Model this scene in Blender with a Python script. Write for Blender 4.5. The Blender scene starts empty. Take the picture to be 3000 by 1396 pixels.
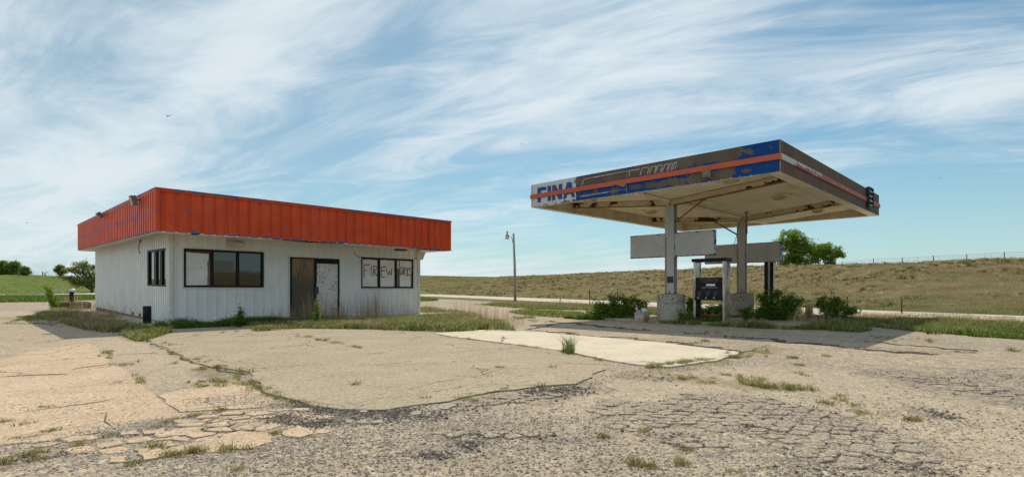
import bpy, math, random
import numpy as np
from mathutils import Matrix, Vector
from mathutils.geometry import tessellate_polygon

R = math.radians
random.seed(7); rng = np.random.default_rng(11)
scene = bpy.context.scene
col = scene.collection

# ---------------------------------------------------------------- camera
CAMH = 1.2
F, CX, HY = 1577.0, 1500.0, 847.0          # focal length, centre and horizon in photo pixels (survey values)
cd = bpy.data.cameras.new("camera"); cam = bpy.data.objects.new("camera", cd); col.objects.link(cam)
cd.sensor_width = 36; cd.lens = F / 3000 * 36; cd.shift_y = 149 / 3000; cd.clip_start = .1; cd.clip_end = 9000
cam.location = (0, 0, CAMH); cam.rotation_euler = (R(90), 0, 0)
scene.camera = cam

# ---------------------------------------------------------------- sky, sun, exposure
SUN_EL, SUN_AZ = 54.0, 3.0                 # azimuth from +Y towards +X
SKY_STR, SUN_STR, EXPO = 0.12, 3.75, 0.05
w = bpy.data.worlds.new("World"); scene.world = w; w.use_nodes = True
def build_world():
    nt = w.node_tree; N = nt.nodes; L = nt.links; N.clear()
    out = N.new('ShaderNodeOutputWorld'); bg = N.new('ShaderNodeBackground')
    sky = N.new('ShaderNodeTexSky'); sky.sky_type = 'NISHITA'; sky.sun_disc = False
    sky.sun_elevation = R(SUN_EL); sky.sun_rotation = R(SUN_AZ); sky.altitude = 400
    sky.air_density = 1.0; sky.dust_density = 0.6; sky.ozone_density = 1.6
    def m(op, a, b=None, c=None, clamp=False):
        n = N.new('ShaderNodeMath'); n.operation = op; n.use_clamp = clamp
        for i, v in enumerate((a, b, c)):
            if v is None: continue
            if isinstance(v, (int, float)): n.inputs[i].default_value = v
            else: L.new(v, n.inputs[i])
        return n.outputs[0]
    tc = N.new('ShaderNodeTexCoord'); sp = N.new('ShaderNodeSeparateXYZ'); L.new(tc.outputs['Generated'], sp.inputs[0])
    x, y, z = sp.outputs
    zz = m('ADD', m('MAXIMUM', z, 0.0), 0.14)
    px = m('DIVIDE', x, zz); py = m('DIVIDE', y, zz)
    # wind frame: cirrus lies along d, layered across n
    s = m('ADD', m('MULTIPLY', px, -.88), m('MULTIPLY', py, .47))
    t = m('ADD', m('MULTIPLY', px, .47), m('MULTIPLY', py, .88))
    def noise(sx, tx, off, detail, rough, dist=0.0):
        c = N.new('ShaderNodeCombineXYZ'); L.new(m('MULTIPLY', s, sx), c.inputs[0]); L.new(m('MULTIPLY', t, tx), c.inputs[1]); c.inputs[2].default_value = off
        n = N.new('ShaderNodeTexNoise'); n.inputs['Scale'].default_value = 1; n.inputs['Detail'].default_value = detail
        n.inputs['Roughness'].default_value = rough; n.inputs['Distortion'].default_value = dist
        L.new(c.outputs[0], n.inputs['Vector']); return n.outputs['Fac']
    big = noise(.26, .70, 18.1, 3, .5, .7)
    mid = noise(1.15, 2.7, 27.5, 9, .62, .9)
    fine = noise(2.2, 9.0, 1.7, 6, .65, 1.1)
    v = m('ADD', m('ADD', m('MULTIPLY', big, .62), m('MULTIPLY', mid, .52)), m('MULTIPLY', fine, .09))
    # more veil towards the left, clear patch low on the right
    bias = m('MULTIPLY', x, -.085)
    lowright = m('MULTIPLY', m('MULTIPLY', m('SUBTRACT', .34, z, clamp=True), m('MAXIMUM', m('ADD', x, .12), 0.0)), -.45)
    v = m('ADD', m('ADD', v, bias), lowright)
    mr = N.new('ShaderNodeMapRange'); mr.interpolation_type = 'SMOOTHSTEP'; L.new(v, mr.inputs[0])
    mr.inputs[1].default_value = .49; mr.inputs[2].default_value = .76
    cov = m('MULTIPLY', mr.outputs[0], .93)
    sc = N.new('ShaderNodeVectorMath'); sc.operation = 'SCALE'; L.new(sky.outputs[0], sc.inputs[0]); sc.inputs['Scale'].default_value = SKY_STR
    tint = N.new('ShaderNodeMix'); tint.data_type = 'RGBA'; tint.blend_type = 'MULTIPLY'; tint.inputs[0].default_value = 1
    L.new(sc.outputs[0], tint.inputs[6]); tint.inputs[7].default_value = (.54, .77, .74, 1)
    # thin veil of high haze everywhere, then the cirrus
    veil = N.new('ShaderNodeMix'); veil.data_type = 'RGBA'; veil.inputs[7].default_value = (.52, .65, .70, 1)
    L.new(m('MAXIMUM', m('ADD', .20, m('MULTIPLY', x, -.36), clamp=True), m('MULTIPLY', m('POWER', 2.718, m('MULTIPLY', m('MAXIMUM', z, 0.0), -9.0)), .92)), veil.inputs[0]); L.new(tint.outputs[2], veil.inputs[6])
    mix = N.new('ShaderNodeMix'); mix.data_type = 'RGBA'; L.new(cov, mix.inputs[0]); L.new(veil.outputs[2], mix.inputs[6])
    mix.inputs[7].default_value = (.74, .815, .855, 1)
    L.new(mix.outputs[2], bg.inputs[0]); bg.inputs[1].default_value = 1.0
    L.new(bg.outputs[0], out.inputs[0])
build_world()
sd = bpy.data.lights.new("sun", 'SUN'); sd.energy = SUN_STR; sd.angle = R(.6); sd.color = (1, .88, .71)
sun = bpy.data.objects.new("sun", sd); col.objects.link(sun)
sdir = Vector((math.sin(R(SUN_AZ)) * math.cos(R(SUN_EL)), math.cos(R(SUN_AZ)) * math.cos(R(SUN_EL)), math.sin(R(SUN_EL))))
sun.rotation_euler = sdir.to_track_quat('Z', 'Y').to_euler()
vs = scene.view_settings; vs.view_transform = 'Standard'; vs.look = 'None'; vs.gamma = 1; vs.exposure = EXPO
scene.render.resolution_x = 1024; scene.render.resolution_y = 476

# ---------------------------------------------------------------- survey helpers
def g(px, py, z=0.0):                       # point of the ground seen at a surveyed photo position
    Z = F * (CAMH - z) / (py - HY)
    return Vector(((px - CX) / F * Z, Z, z))
AX = math.atan2(.711, .703)                 # heading shared by shop and canopy: local x = right-back, local y = left-back
cA, sA = math.cos(AX), math.sin(AX)
def w2l(P, O):
    dx, dy = P[0] - O[0], P[1] - O[1]
    return dx * cA + dy * sA, -dx * sA + dy * cA
def l2w(x, y, O): return O[0] + x * cA - y * sA, O[1] + x * sA + y * cA
def on_x_line(px, O, y=0.0):                # local x of the point on line y=const seen at px
    r = (px - CX) / F; ox, oy = l2w(0, y, O)
    u = (r * oy - ox) / (cA - r * sA); return u, oy + u * sA
def on_y_line(px, O, x=0.0):
    r = (px - CX) / F; ox, oy = l2w(x, 0, O)
    v = (ox - r * oy) / (sA + r * cA); return v, oy + v * cA
def zat(py, Z): return CAMH + (HY - py) * Z / F

# ---------------------------------------------------------------- objects
def tag(o, label=None, cat=None, group=None, kind=None):
    if label: o['label'] = label
    if cat: o['category'] = cat
    if group: o['group'] = group
    if kind: o['kind'] = kind
    return o
def empty(name, loc=(0, 0, 0), rz=0, label=None, cat=None, group=None):
    o = bpy.data.objects.new(name, None); col.objects.link(o); o.location = loc; o.rotation_euler = (0, 0, rz)
    o.empty_display_size = .2
    return tag(o, label, cat, group)
def link_mesh(name, me, mat, parent=None):
    o = bpy.data.objects.new(name, me); col.objects.link(o)
    if mat: me.materials.append(mat)
    if parent: o.parent = parent
    return o
class MB:
    def __init__(s): s.v = []; s.f = []; s.sm = []
    def add(s, vs, fs, smooth=False):
        b = len(s.v); s.v += [tuple(p) for p in vs]
        for f in fs: s.f.append(tuple(i + b for i in f)); s.sm.append(smooth)
        return s
    def box(s, x0, x1, y0, y1, z0, z1):
        return s.add([(x0, y0, z0), (x1, y0, z0), (x1, y1, z0), (x0, y1, z0), (x0, y0, z1), (x1, y0, z1), (x1, y1, z1), (x0, y1, z1)],
                     [(0, 3, 2, 1), (4, 5, 6, 7), (0, 1, 5, 4), (1, 2, 6, 5), (2, 3, 7, 6), (3, 0, 4, 7)])
    def bbox(s, x0, x1, y0, y1, z0, z1, b=.01):  # bevelled box
        X = [(x0 + b, x1 - b, y0 + b, y1 - b)]
        r = []
        for z, i in ((z0, b), (z0 + b, 0), (z1 - b, 0), (z1, b)):
            j = 0 if i else b
            c = b if not i else 0
            e = i
            r.append([(x0 + e + c, y0 + e, z), (x1 - e - c, y0 + e, z), (x1 - e, y0 + e + c, z), (x1 - e, y1 - e - c, z),
                      (x1 - e - c, y1 - e, z), (x0 + e + c, y1 - e, z), (x0 + e, y1 - e - c, z), (x0 + e, y0 + e + c, z)])
        s.rings(r); return s
    def rings(s, rs, cap=True, smooth=False, closed=True):
        n = len(rs[0]); vs = [p for r in rs for p in r]; fs = []
        for k in range(len(rs) - 1):
            for i in range(n if closed else n - 1):
                j = (i + 1) % n; fs.append((k * n + i, k * n + j, (k + 1) * n + j, (k + 1) * n + i))
        if cap: fs.append(tuple(range(n - 1, -1, -1))); fs.append(tuple(range((len(rs) - 1) * n, len(rs) * n)))
        return s.add(vs, fs, smooth)
    def tube(s, pts, rad, n=8, cap=True):
        pts = [Vector(p) for p in pts]
        if not hasattr(rad, '__len__'): rad = [rad] * len(pts)
        rs = []; ref = None
        for i, p in enumerate(pts):
            d = (pts[min(i + 1, len(pts) - 1)] - pts[max(i - 1, 0)]).normalized()
            if ref is None: ref = d.orthogonal().normalized()
            a = (ref - d * ref.dot(d)).normalized(); b = d.cross(a); ref = a
            rs.append([p + (a * math.cos(2 * math.pi * k / n) + b * math.sin(2 * math.pi * k / n)) * rad[i] for k in range(n)])
        return s.rings(rs, cap, True)
    def lathe(s, c, prof, n=32, smooth=True, cap=True):
        return s.rings([[(c[0] + r * math.cos(2 * math.pi * k / n), c[1] + r * math.sin(2 * math.pi * k / n), c[2] + z) for k in range(n)] for r, z in prof], cap, smooth)
    def prism(s, poly, z0, z1):                # polygon in xy, extruded
        n = len(poly)
        vs = [(p[0], p[1], z0) for p in poly] + [(p[0], p[1], z1) for p in poly]
        tri = tessellate_polygon([[Vector((p[0], p[1], 0)) for p in poly]])
        fs = []
        for t in tri:
            a, b, c = t; cr = (poly[b][0] - poly[a][0]) * (poly[c][1] - poly[a][1]) - (poly[b][1] - poly[a][1]) * (poly[c][0] - poly[a][0])
            if cr < 0: a, c = c, a
            fs.append((a + n, b + n, c + n)); fs.append((c, b, a))
        ar = sum(poly[i][0] * poly[(i + 1) % n][1] - poly[(i + 1) % n][0] * poly[i][1] for i in range(n))
        for i in range(n):
            j = (i + 1) % n
            fs.append((i, j, j + n, i + n) if ar > 0 else (j, i, i + n, j + n))
        return s.add(vs, fs)
    def build(s, name, mat, parent=None, fn=None):
        me = bpy.data.meshes.new(name)
        v = [fn(p) for p in s.v] if fn else s.v
        me.from_pydata(v, [], s.f); me.polygons.foreach_set('use_smooth', s.sm); me.update()
        return link_mesh(name, me, mat, parent)
def np_mesh(name, V, Fq, mat, parent=None, attrs=None, smooth=False):
    me = bpy.data.meshes.new(name); V = np.asarray(V, np.float32); Fq = np.asarray(Fq, np.int32)
    k = Fq.shape[1]
    me.vertices.add(len(V)); me.vertices.foreach_set('co', V.ravel())
    me.loops.add(Fq.size); me.loops.foreach_set('vertex_index', Fq.ravel())
    me.polygons.add(len(Fq)); me.polygons.foreach_set('loop_start', np.arange(len(Fq), dtype=np.int32) * k)
    me.polygons.foreach_set('use_smooth', np.full(len(Fq), smooth))
    me.update(calc_edges=True)
    for a, d in (attrs or {}).items():
        at = me.attributes.new(a, 'FLOAT', 'POINT'); at.data.foreach_set('value', np.asarray(d, np.float32))
    return link_mesh(name, me, mat, parent)

# ---------------------------------------------------------------- material kit
class Mat:
    def __init__(s, name, rough=.8, spec=.3, metal=0.0):
        s.m = bpy.data.materials.new(name); s.m.use_nodes = True; s.nt = s.m.node_tree; s.N = s.nt.nodes; s.L = s.nt.links
        s.b = s.N['Principled BSDF']; s.b.inputs['Roughness'].default_value = rough
        s.b.inputs['Specular IOR Level'].default_value = spec; s.b.inputs['Metallic'].default_value = metal
        s.tc = s.N.new('ShaderNodeTexCoord'); s.co = s.tc.outputs['Object']
    def _in(s, n, i, v):
        if v is None: return
        if isinstance(v, (int, float)): n.inputs[i].default_value = v
        elif isinstance(v, (tuple, list)):
            n.inputs[i].default_value = tuple(v) + ((1,) if len(v) == 3 and n.inputs[i].type == 'RGBA' else ())
        else: s.L.new(v, n.inputs[i])
    def math(s, op, a, b=None, c=None, clamp=False):
        n = s.N.new('ShaderNodeMath'); n.operation = op; n.use_clamp = clamp
        for i, v in enumerate((a, b, c)): s._in(n, i, v)
        return n.outputs[0]
    def sep(s, co=None):
        n = s.N.new('ShaderNodeSeparateXYZ'); s.L.new(co or s.co, n.inputs[0]); return n.outputs
    def map(s, scale=(1, 1, 1), loc=(0, 0, 0), rot=(0, 0, 0), co=None):
        n = s.N.new('ShaderNodeMapping'); s.L.new(co or s.co, n.inputs[0]); n.inputs['Scale'].default_value = scale
        n.inputs['Location'].default_value = loc; n.inputs['Rotation'].default_value = rot; return n.outputs[0]
    def noise(s, scale, detail=4, rough=.55, co=None, dist=0.0, color=False):
        n = s.N.new('ShaderNodeTexNoise'); n.inputs['Scale'].default_value = scale; n.inputs['Detail'].default_value = detail
        n.inputs['Roughness'].default_value = rough; n.inputs['Distortion'].default_value = dist
        s.L.new(co or s.co, n.inputs['Vector']); return n.outputs['Color' if color else 'Fac']
    def vor(s, scale, feature='F1', out='Distance', co=None, rnd=1.0):
        n = s.N.new('ShaderNodeTexVoronoi'); n.feature = feature; n.inputs['Scale'].default_value = scale; n.inputs['Randomness'].default_value = rnd
        s.L.new(co or s.co, n.inputs['Vector']); return n.outputs[out]
    def step(s, v, a, b, lo=0.0, hi=1.0):
        n = s.N.new('ShaderNodeMapRange'); n.interpolation_type = 'SMOOTHSTEP'; s._in(n, 0, v)
        for i, q in ((1, a), (2, b), (3, lo), (4, hi)): n.inputs[i].default_value = q
        return n.outputs[0]
    def mix(s, fac, a, b, mode='MIX'):
        n = s.N.new('ShaderNodeMix'); n.data_type = 'RGBA'; n.blend_type = mode
        s._in(n, 0, fac); s._in(n, 6, a); s._in(n, 7, b); return n.outputs[2]
    def attr(s, name):
        n = s.N.new('ShaderNodeAttribute'); n.attribute_name = name; return n.outputs['Fac']
    def bump(s, h, strength=.5, dist=.01, prev=None):
        n = s.N.new('ShaderNodeBump'); n.inputs['Strength'].default_value = strength; n.inputs['Distance'].default_value = dist
        s.L.new(h, n.inputs['Height'])
        if prev: s.L.new(prev, n.inputs['Normal'])
        s.L.new(n.outputs[0], s.b.inputs['Normal']); return n.outputs[0]
    def color(s, c): s._in(s.b, 'Base Color', c); return s
    def set(s, k, v): s._in(s.b, k, v); return s
def warp(m, amt, scale):                       # object coordinates pushed about by noise
    n = m.N.new('ShaderNodeVectorMath'); n.operation = 'SCALE'; c = m.noise(scale, 3, .6, color=True)
    sb = m.N.new('ShaderNodeVectorMath'); sb.operation = 'SUBTRACT'; m.L.new(c, sb.inputs[0]); sb.inputs[1].default_value = (.5, .5, .5)
    m.L.new(sb.outputs[0], n.inputs[0]); n.inputs['Scale'].default_value = amt
    a = m.N.new('ShaderNodeVectorMath'); a.operation = 'ADD'; m.L.new(m.co, a.inputs[0]); m.L.new(n.outputs[0], a.inputs[1]); return a.outputs[0]

def mat_lot():
    m = Mat('broken_asphalt', .9, .2)
    dark, tan, moss = m.attr('dark'), m.attr('tan'), m.attr('moss')
    big = m.noise(.35, 4, .6); med = m.noise(2.2, 6, .65); gr = m.noise(18, 5, .7)
    st = m.vor(70, out='Color'); n = m.sep(st)[0]; st2 = m.sep(m.vor(24, out='Color'))[1]
    base = m.mix(m.step(med, .35, .65), (.29, .235, .17), (.40, .328, .238))
    base = m.mix(m.math('MULTIPLY', m.step(big, .42, .62), .6), base, (.24, .208, .162))
    base = m.mix(m.math('MULTIPLY', tan, m.step(gr, .3, .6, .35, .9)), base, (.43, .355, .255))
    # exposed aggregate: pale and dark stones, half buried where fine dust has settled
    ex = m.step(m.math('ADD', m.noise(.9, 5, .65), m.math('MULTIPLY', tan, -.22)), .34, .62, .62, 1.0)
    base = m.mix(m.math('MULTIPLY', ex, m.step(n, .80, .86, 0, .75)), base, (.58, .51, .40))
    base = m.mix(m.math('MULTIPLY', ex, m.step(n, .26, .20, 0, .62)), base, (.125, .108, .09))
    base = m.mix(m.math('MULTIPLY', ex, m.step(st2, .90, .93, 0, .6)), base, (.60, .53, .42)); base = m.mix(m.math('MULTIPLY', ex, m.step(st2, .10, .07, 0, .6)), base, (.10, .085, .07))
    # alligator cracks in the tarry patches
    wc = warp(m, .16, 5.0)
    edge = m.vor(5.2, 'DISTANCE_TO_EDGE', co=wc); edge2 = m.vor(17, 'DISTANCE_TO_EDGE', co=wc)
    dn = m.math('ADD', dark, m.math('MULTIPLY', m.math('SUBTRACT', m.noise(3.0, 6, .7), .5), 1.1), clamp=True)
    dmask = m.step(dn, .34, .62)
    tar = m.mix(m.step(n, .3, .85), (.205, .182, .148), (.37, .32, .25)); tar = m.mix(m.step(m.noise(7, 6, .75), .55, .70, 0, .7), tar, (.085, .074, .06))
    base = m.mix(m.math('MULTIPLY', m.math('MULTIPLY', dmask, m.step(m.noise(9, 6, .75), .38, .58, .35, 1)), .72), base, tar)
    crack = m.math('MULTIPLY', m.math('MULTIPLY', m.step(edge, .10, .03), m.step(dn, .30, .5)), .45)
    base = m.mix(m.math('MULTIPLY', crack, m.step(m.noise(4.5, 6, .7), .36, .6, .1, .85)), base, (.055, .047, .038))
    # long hairline cracks everywhere
    lc = m.vor(.7, 'DISTANCE_TO_EDGE', co=warp(m, .9, .9)); line = m.step(lc, .012, .003)
    base = m.mix(m.math('MULTIPLY', line, m.step(m.noise(.9, 3, .5), .5, .62, 0, .5)), base, (.09, .075, .06))
    mm = m.math('MULTIPLY', m.step(m.math('ADD', moss, m.math('MULTIPLY', m.math('SUBTRACT', m.noise(5, 6, .7), .5), 1.3)), .45, .9), .5)
    base = m.mix(mm, base, (.20, .175, .085))
    m.color(base)
    h = m.math('ADD', m.math('MULTIPLY', m.vor(70), -.5), m.math('MULTIPLY', gr, .6))
    h = m.math('ADD', h, m.math('MULTIPLY', crack, -2.2)); h = m.math('ADD', h, m.math('MULTIPLY', m.noise(6, 5, .7), .9)); h = m.math('ADD', h, m.math('MULTIPLY', line, -1.0))
    h = m.math('ADD', h, m.math('MULTIPLY', m.math('MULTIPLY', dmask, m.math('MINIMUM', edge, .16)), 5.0))
    m.bump(h, .75, .013); return m.m
def mat_slab(name, c1, c2, speck=.5, crackscale=.5, agg=60, dirt=(.20, .165, .11), crw=.008):
    m = Mat(name, .88, .25)
    med = m.noise(1.1, 6, .6); fin = m.noise(35, 4, .7)
    base = m.mix(m.step(med, .35, .68), c1, c2)
    n = m.sep(m.vor(agg, out='Color'))[0]
    base = m.mix(m.step(n, .80, .88, 0, speck), base, tuple(min(1, q * 1.5) for q in c2))
    base = m.mix(m.step(n, .2, .12, 0, speck), base, tuple(q * .45 for q in c1))
    base = m.mix(m.step(m.noise(7, 8, .75), .62, .72, 0, .55), base, dirt)
    lc = m.vor(crackscale, 'DISTANCE_TO_EDGE', co=warp(m, .8, 1.1)); line = m.step(lc, crw, crw * .3)
    line = m.math('MULTIPLY', line, m.step(m.noise(.6, 3, .5), .42, .55))
    base = m.mix(m.math('MULTIPLY', line, .8), base, (.09, .07, .05))
    pit = m.step(m.sep(m.vor(20, out='Color'))[1], .90, .91)
    pit = m.math('MULTIPLY', pit, m.step(m.vor(20), .34, .22)); base = m.mix(m.math('MULTIPLY', pit, .85), base, (.10, .08, .06))
    m.color(base)
    h = m.math('ADD', m.math('MULTIPLY', fin, .4), m.math('MULTIPLY', line, -2)); h = m.math('ADD', h, m.math('MULTIPLY', m.noise(4, 5, .6), .8)); h = m.math('SUBTRACT', h, pit)
    m.bump(h, .7, .006); return m.m
def mat_terrain():
    m = Mat('prairie_ground', .95, .1)
    gr = m.attr('green'); big = m.noise(.05, 4, .6); med = m.noise(.45, 8, .7, dist=.6)
    med2 = m.noise(2.4, 6, .75); x, y, z = m.sep()
    dry = m.mix(m.step(med, .35, .66), (.215, .165, .085), (.34, .255, .150))
    dry = m.mix(m.step(med2, .62, .5, 0, .6), dry, (.16, .145, .055))
    pink = m.step(m.noise(.12, 5, .65, co=m.map(loc=(31, 7, 0))), .55, .68, 0, .65); dry = m.mix(pink, dry, (.31, .20, .145))
    grn = m.step(m.noise(.16, 6, .7, dist=.8), .5, .62, 0, .6); dry = m.mix(grn, dry, (.15, .165, .05))
    green = m.mix(m.step(med, .35, .7), (.115, .17, .035), (.20, .23, .065))
    green = m.mix(m.step(m.noise(.09, 6, .7, co=m.map((1, 3, 1))), .56, .72, 0, .6), green, (.25, .22, .12))
    c = m.mix(gr, dry, green)
    c = m.mix(m.step(m.noise(14, 5, .8), .5, .72, 0, .35), c, (.10, .085, .04))
    m.color(c); m.bump(m.math('ADD', med2, m.math('MULTIPLY', m.noise(11, 5, .8), .6)), 1.0, .22); return m.m
def mat_road():
    m = Mat('pale_chipseal', .85, .3); base = m.mix(m.step(m.noise(.5, 5, .6), .35, .65), (.42, .37, .31), (.52, .465, .39))
    n = m.sep(m.vor(40, out='Color'))[0]; base = m.mix(m.step(n, .15, .1, 0, .4), base, (.2, .17, .14)); m.color(base); m.bump(m.noise(30, 3, .6), .4, .008); return m.m
def grass_mat(name, stops, trans=.5, rough=.6):
    m = Mat(name, rough, .25); a = m.attr('rnd'); r = m.N.new('ShaderNodeValToRGB'); e = r.color_ramp.elements
    e[0].position = stops[0][0]; e[0].color = stops[0][1] + (1,); e[1].position = stops[1][0]; e[1].color = stops[1][1] + (1,)
    for p, c in stops[2:]: q = e.new(p); q.color = c + (1,)
    m.L.new(a, r.inputs[0]); c = r.outputs[0]
    m.color(c); t = m.N.new('ShaderNodeBsdfTranslucent'); m.L.new(c, t.inputs[0])
    mx = m.N.new('ShaderNodeMixShader'); mx.inputs[0].default_value = trans; m.L.new(m.b.outputs[0], mx.inputs[1]); m.L.new(t.outputs[0], mx.inputs[2])
    m.L.new(mx.outputs[0], m.N['Material Output'].inputs[0]); return m.m
def mat_red():                                 # orange-red panel paint over blue
    m = Mat('red_panel_paint', .42, .30); x, y, z = m.sep()
    base = m.mix(m.step(m.noise(.8, 4, .6), .35, .65), (.60, .066, .014), (.70, .085, .018))
    base = m.mix(m.step(m.noise(9, 5, .7, co=m.map((1, 1, .18))), .5, .75, 0, .35), base, (.46, .06, .02))
    base = m.mix(m.step(m.noise(4.2, 5, .65, co=m.map((1, 1, .10), loc=(4, 2, 7))), .46, .72, 0, .55), base, (.33, .045, .018)); base = m.mix(m.step(m.noise(1.3, 6, .7, co=m.map(loc=(1, 8, 3))), .52, .72, 0, .35), base, (.62, .16, .08))
    n1 = m.noise(5.5, 3, .55, co=m.map((1, 1, .55))); n2 = m.noise(14, 4, .6, co=m.map((1, 1, .22)))
    yy = m.math('MULTIPLY', y, .0156); zr = m.math('SUBTRACT', z, yy)
    lowedge = m.step(zr, FZ0 + .14, FZ0 + .0); 
    thr = m.math('ADD', n1, m.math('MULTIPLY', lowedge, .17)); chips = m.step(thr, .695, .705)
    chips2 = m.step(m.math('ADD', n2, m.math('MULTIPLY', lowedge, .14)), .695, .71)
    cap = m.math('MULTIPLY', m.step(zr, FZ1 - .05, FZ1 - .045), m.step(m.noise(2.0, 4, .6), .46, .5))
    side = m.math('MULTIPLY', m.math('MULTIPLY', m.step(x, -.60, -.62), m.step(m.math('ABSOLUTE', m.math('SUBTRACT', zr, FZ0 + .62)), .16, .02)), m.step(m.noise(2.2, 5, .6, co=m.map((1, 1, 3))), .50, .58))
    bl = m.math('MAXIMUM', m.math('MAXIMUM', chips, chips2), m.math('MAXIMUM', cap, m.math('MULTIPLY', side, .8)))
    m.color(m.mix(bl, base, (.025, .12, .33))); m.set('Roughness', m.math('ADD', .34, m.math('MULTIPLY', m.noise(3, 4, .6), .25)))
    m.bump(m.noise(2.5, 3, .5), .25, .02); return m.m
def mat_siding():
    m = Mat('white_siding', .45, .4); x, y, z = m.sep()
    base = m.mix(m.step(m.noise(1.0, 5, .6), .3, .7), (.72, .735, .73), (.80, .81, .80))
    streak = m.noise(7, 5, .65, co=m.map((1, 1, .12))); base = m.mix(m.step(streak, .60, .85, 0, .12), base, (.42, .40, .35))
    low = m.step(z, .55, .0); base = m.mix(m.math('MULTIPLY', low, m.step(m.noise(5, 6, .7), .45, .7, 0, .35)), base, (.38, .34, .28))
    sx = m.math('FRACT', m.math('MULTIPLY', m.math('ADD', x, y), 1 / .3048)); sz = m.math('FRACT', m.math('MULTIPLY', z, 1 / .95))
    screw = m.math('MULTIPLY', m.step(m.math('ABSOLUTE', m.math('SUBTRACT', sx, .5)), .045, .03), m.step(m.math('ABSOLUTE', m.math('SUBTRACT', sz, .9)), .013, .009))
    base = m.mix(m.math('MULTIPLY', screw, .75), base, (.12, .09, .07))
    m.color(base); m.bump(m.noise(1.8, 3, .5), .15, .03); return m.m
def simple(name, c1, c2=None, scale=4, rough=.7, spec=.3, metal=0, speck=None, bump=.2, stretch=(1, 1, 1), lo=.35, hi=.65):
    m = Mat(name, rough, spec, metal); c = c1
    if c2: c = m.mix(m.step(m.noise(scale, 6, .65, co=m.map(stretch)), lo, hi), c1, c2)
    if speck: c = m.mix(m.step(m.noise(speck[1], 5, .7, co=m.map(stretch, loc=(3, 5, 1))), speck[2], speck[2] + .04), c, speck[0])
    m.color(c)
    if bump: m.bump(m.noise(scale * 4, 4, .6), bump, .01)
    return m.m
FZ0, FZ1 = 2.86, 4.17                          # fascia bottom and top above the shop floor

# ================================================================ ground
def S(x): x = np.clip(x, 0, 1); return np.sin(x * np.pi / 2) ** 1.25
def vnoise(X, Y, sc, seed=0):                  # cheap smooth value noise
    r = np.random.default_rng(seed).random((64, 64)); x = X / sc; y = Y / sc
    xi = np.floor(x).astype(int); yi = np.floor(y).astype(int); fx = x - xi; fy = y - yi
    fx = fx * fx * (3 - 2 * fx); fy = fy * fy * (3 - 2 * fy)
    a = r[xi % 64, yi % 64]; b = r[(xi + 1) % 64, yi % 64]; c = r[xi % 64, (yi + 1) % 64]; d = r[(xi + 1) % 64, (yi + 1) % 64]
    return (a * (1 - fx) + b * fx) * (1 - fy) + (c * (1 - fx) + d * fx) * fy
def terrain(X, Y):
    X = np.asarray(X, float); Y = np.asarray(Y, float)
    d = (X - 22.4) * .93 + (Y - 23.6) * .37; t = -(X - 22.4) * .37 + (Y - 23.6) * .93
    hc = np.interp(t, [-80, -20, 18, 51, 152, 300], [3.3, 3.4, 4.05, 4.75, 5.55, 6.3])
    hr = hc * S((d - .6) / 40) - .012 * np.clip(d - 42, 0, 400)
    hc2 = np.interp(X, [-260, -190, -172, -150, -37, 30, 60], [7.2, 7.0, 6.1, 5.7, 6.3, 5.2, 2])
    hl = hc2 * S((Y - 127) / 88) - .01 * np.clip(Y - 218, 0, 500)
    Rr = np.hypot(X, Y); hb = np.where(Y < 20, 6.0 * S((Rr - 70) / 60) * np.clip((20 - Y) / 40, 0, 1), 0)
    hb = hb - .01 * np.clip(Rr - 130, 0, 400) * (Y < 20)
    h = np.maximum(np.maximum(hr, hl), hb)
    amp = np.clip(h / 1.5, 0, 1)
    h = h + amp * ((vnoise(X, Y, 3.1, 1) - .5) * .22 + (vnoise(X, Y, .9, 2) - .5) * .10 + (vnoise(X, Y, 14, 3) - .5) * .35)
    return np.maximum(h, -1.0)
def seg_d(X, Y, a, b):
    ax, ay, bx, by = a[0], a[1], b[0], b[1]; dx, dy = bx - ax, by - ay; L = dx * dx + dy * dy + 1e-9
    t = np.clip(((X - ax) * dx + (Y - ay) * dy) / L, 0, 1); return np.hypot(X - ax - t * dx, Y - ay - t * dy)
def blob(X, Y, items, soft=1.0):               # items: ((px,py),(px,py),radius,strength)
    o = np.zeros_like(X)
    for p, q, r, k in items:
        d = seg_d(X, Y, g(*p), g(*q)); o = np.maximum(o, k * np.clip(1.35 - d / r * .85, 0, 1))
    return o
def inpoly(X, Y, poly):
    c = np.zeros(X.shape, bool); n = len(poly)
    for i in range(n):
        x1, y1 = poly[i]; x2, y2 = poly[(i + 1) % n]
        if y1 == y2: continue
        k = ((y1 > Y) != (y2 > Y)) & (X < (x2 - x1) * (Y - y1) / (y2 - y1) + x1); c ^= k
    return c
def polar(azs, rs):
    A, Rr = np.meshgrid(azs, rs, indexing='ij'); X = Rr * np.sin(A); Y = Rr * np.cos(A)
    n, k = A.shape; i = np.arange(n - 1)[:, None] * k + np.arange(k - 1)[None, :]
    Fq = np.stack([i, i + k, i + k + 1, i + 1], -1).reshape(-1, 4); Fq = Fq[:, ::-1]
    return X.ravel(), Y.ravel(), Fq
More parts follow.
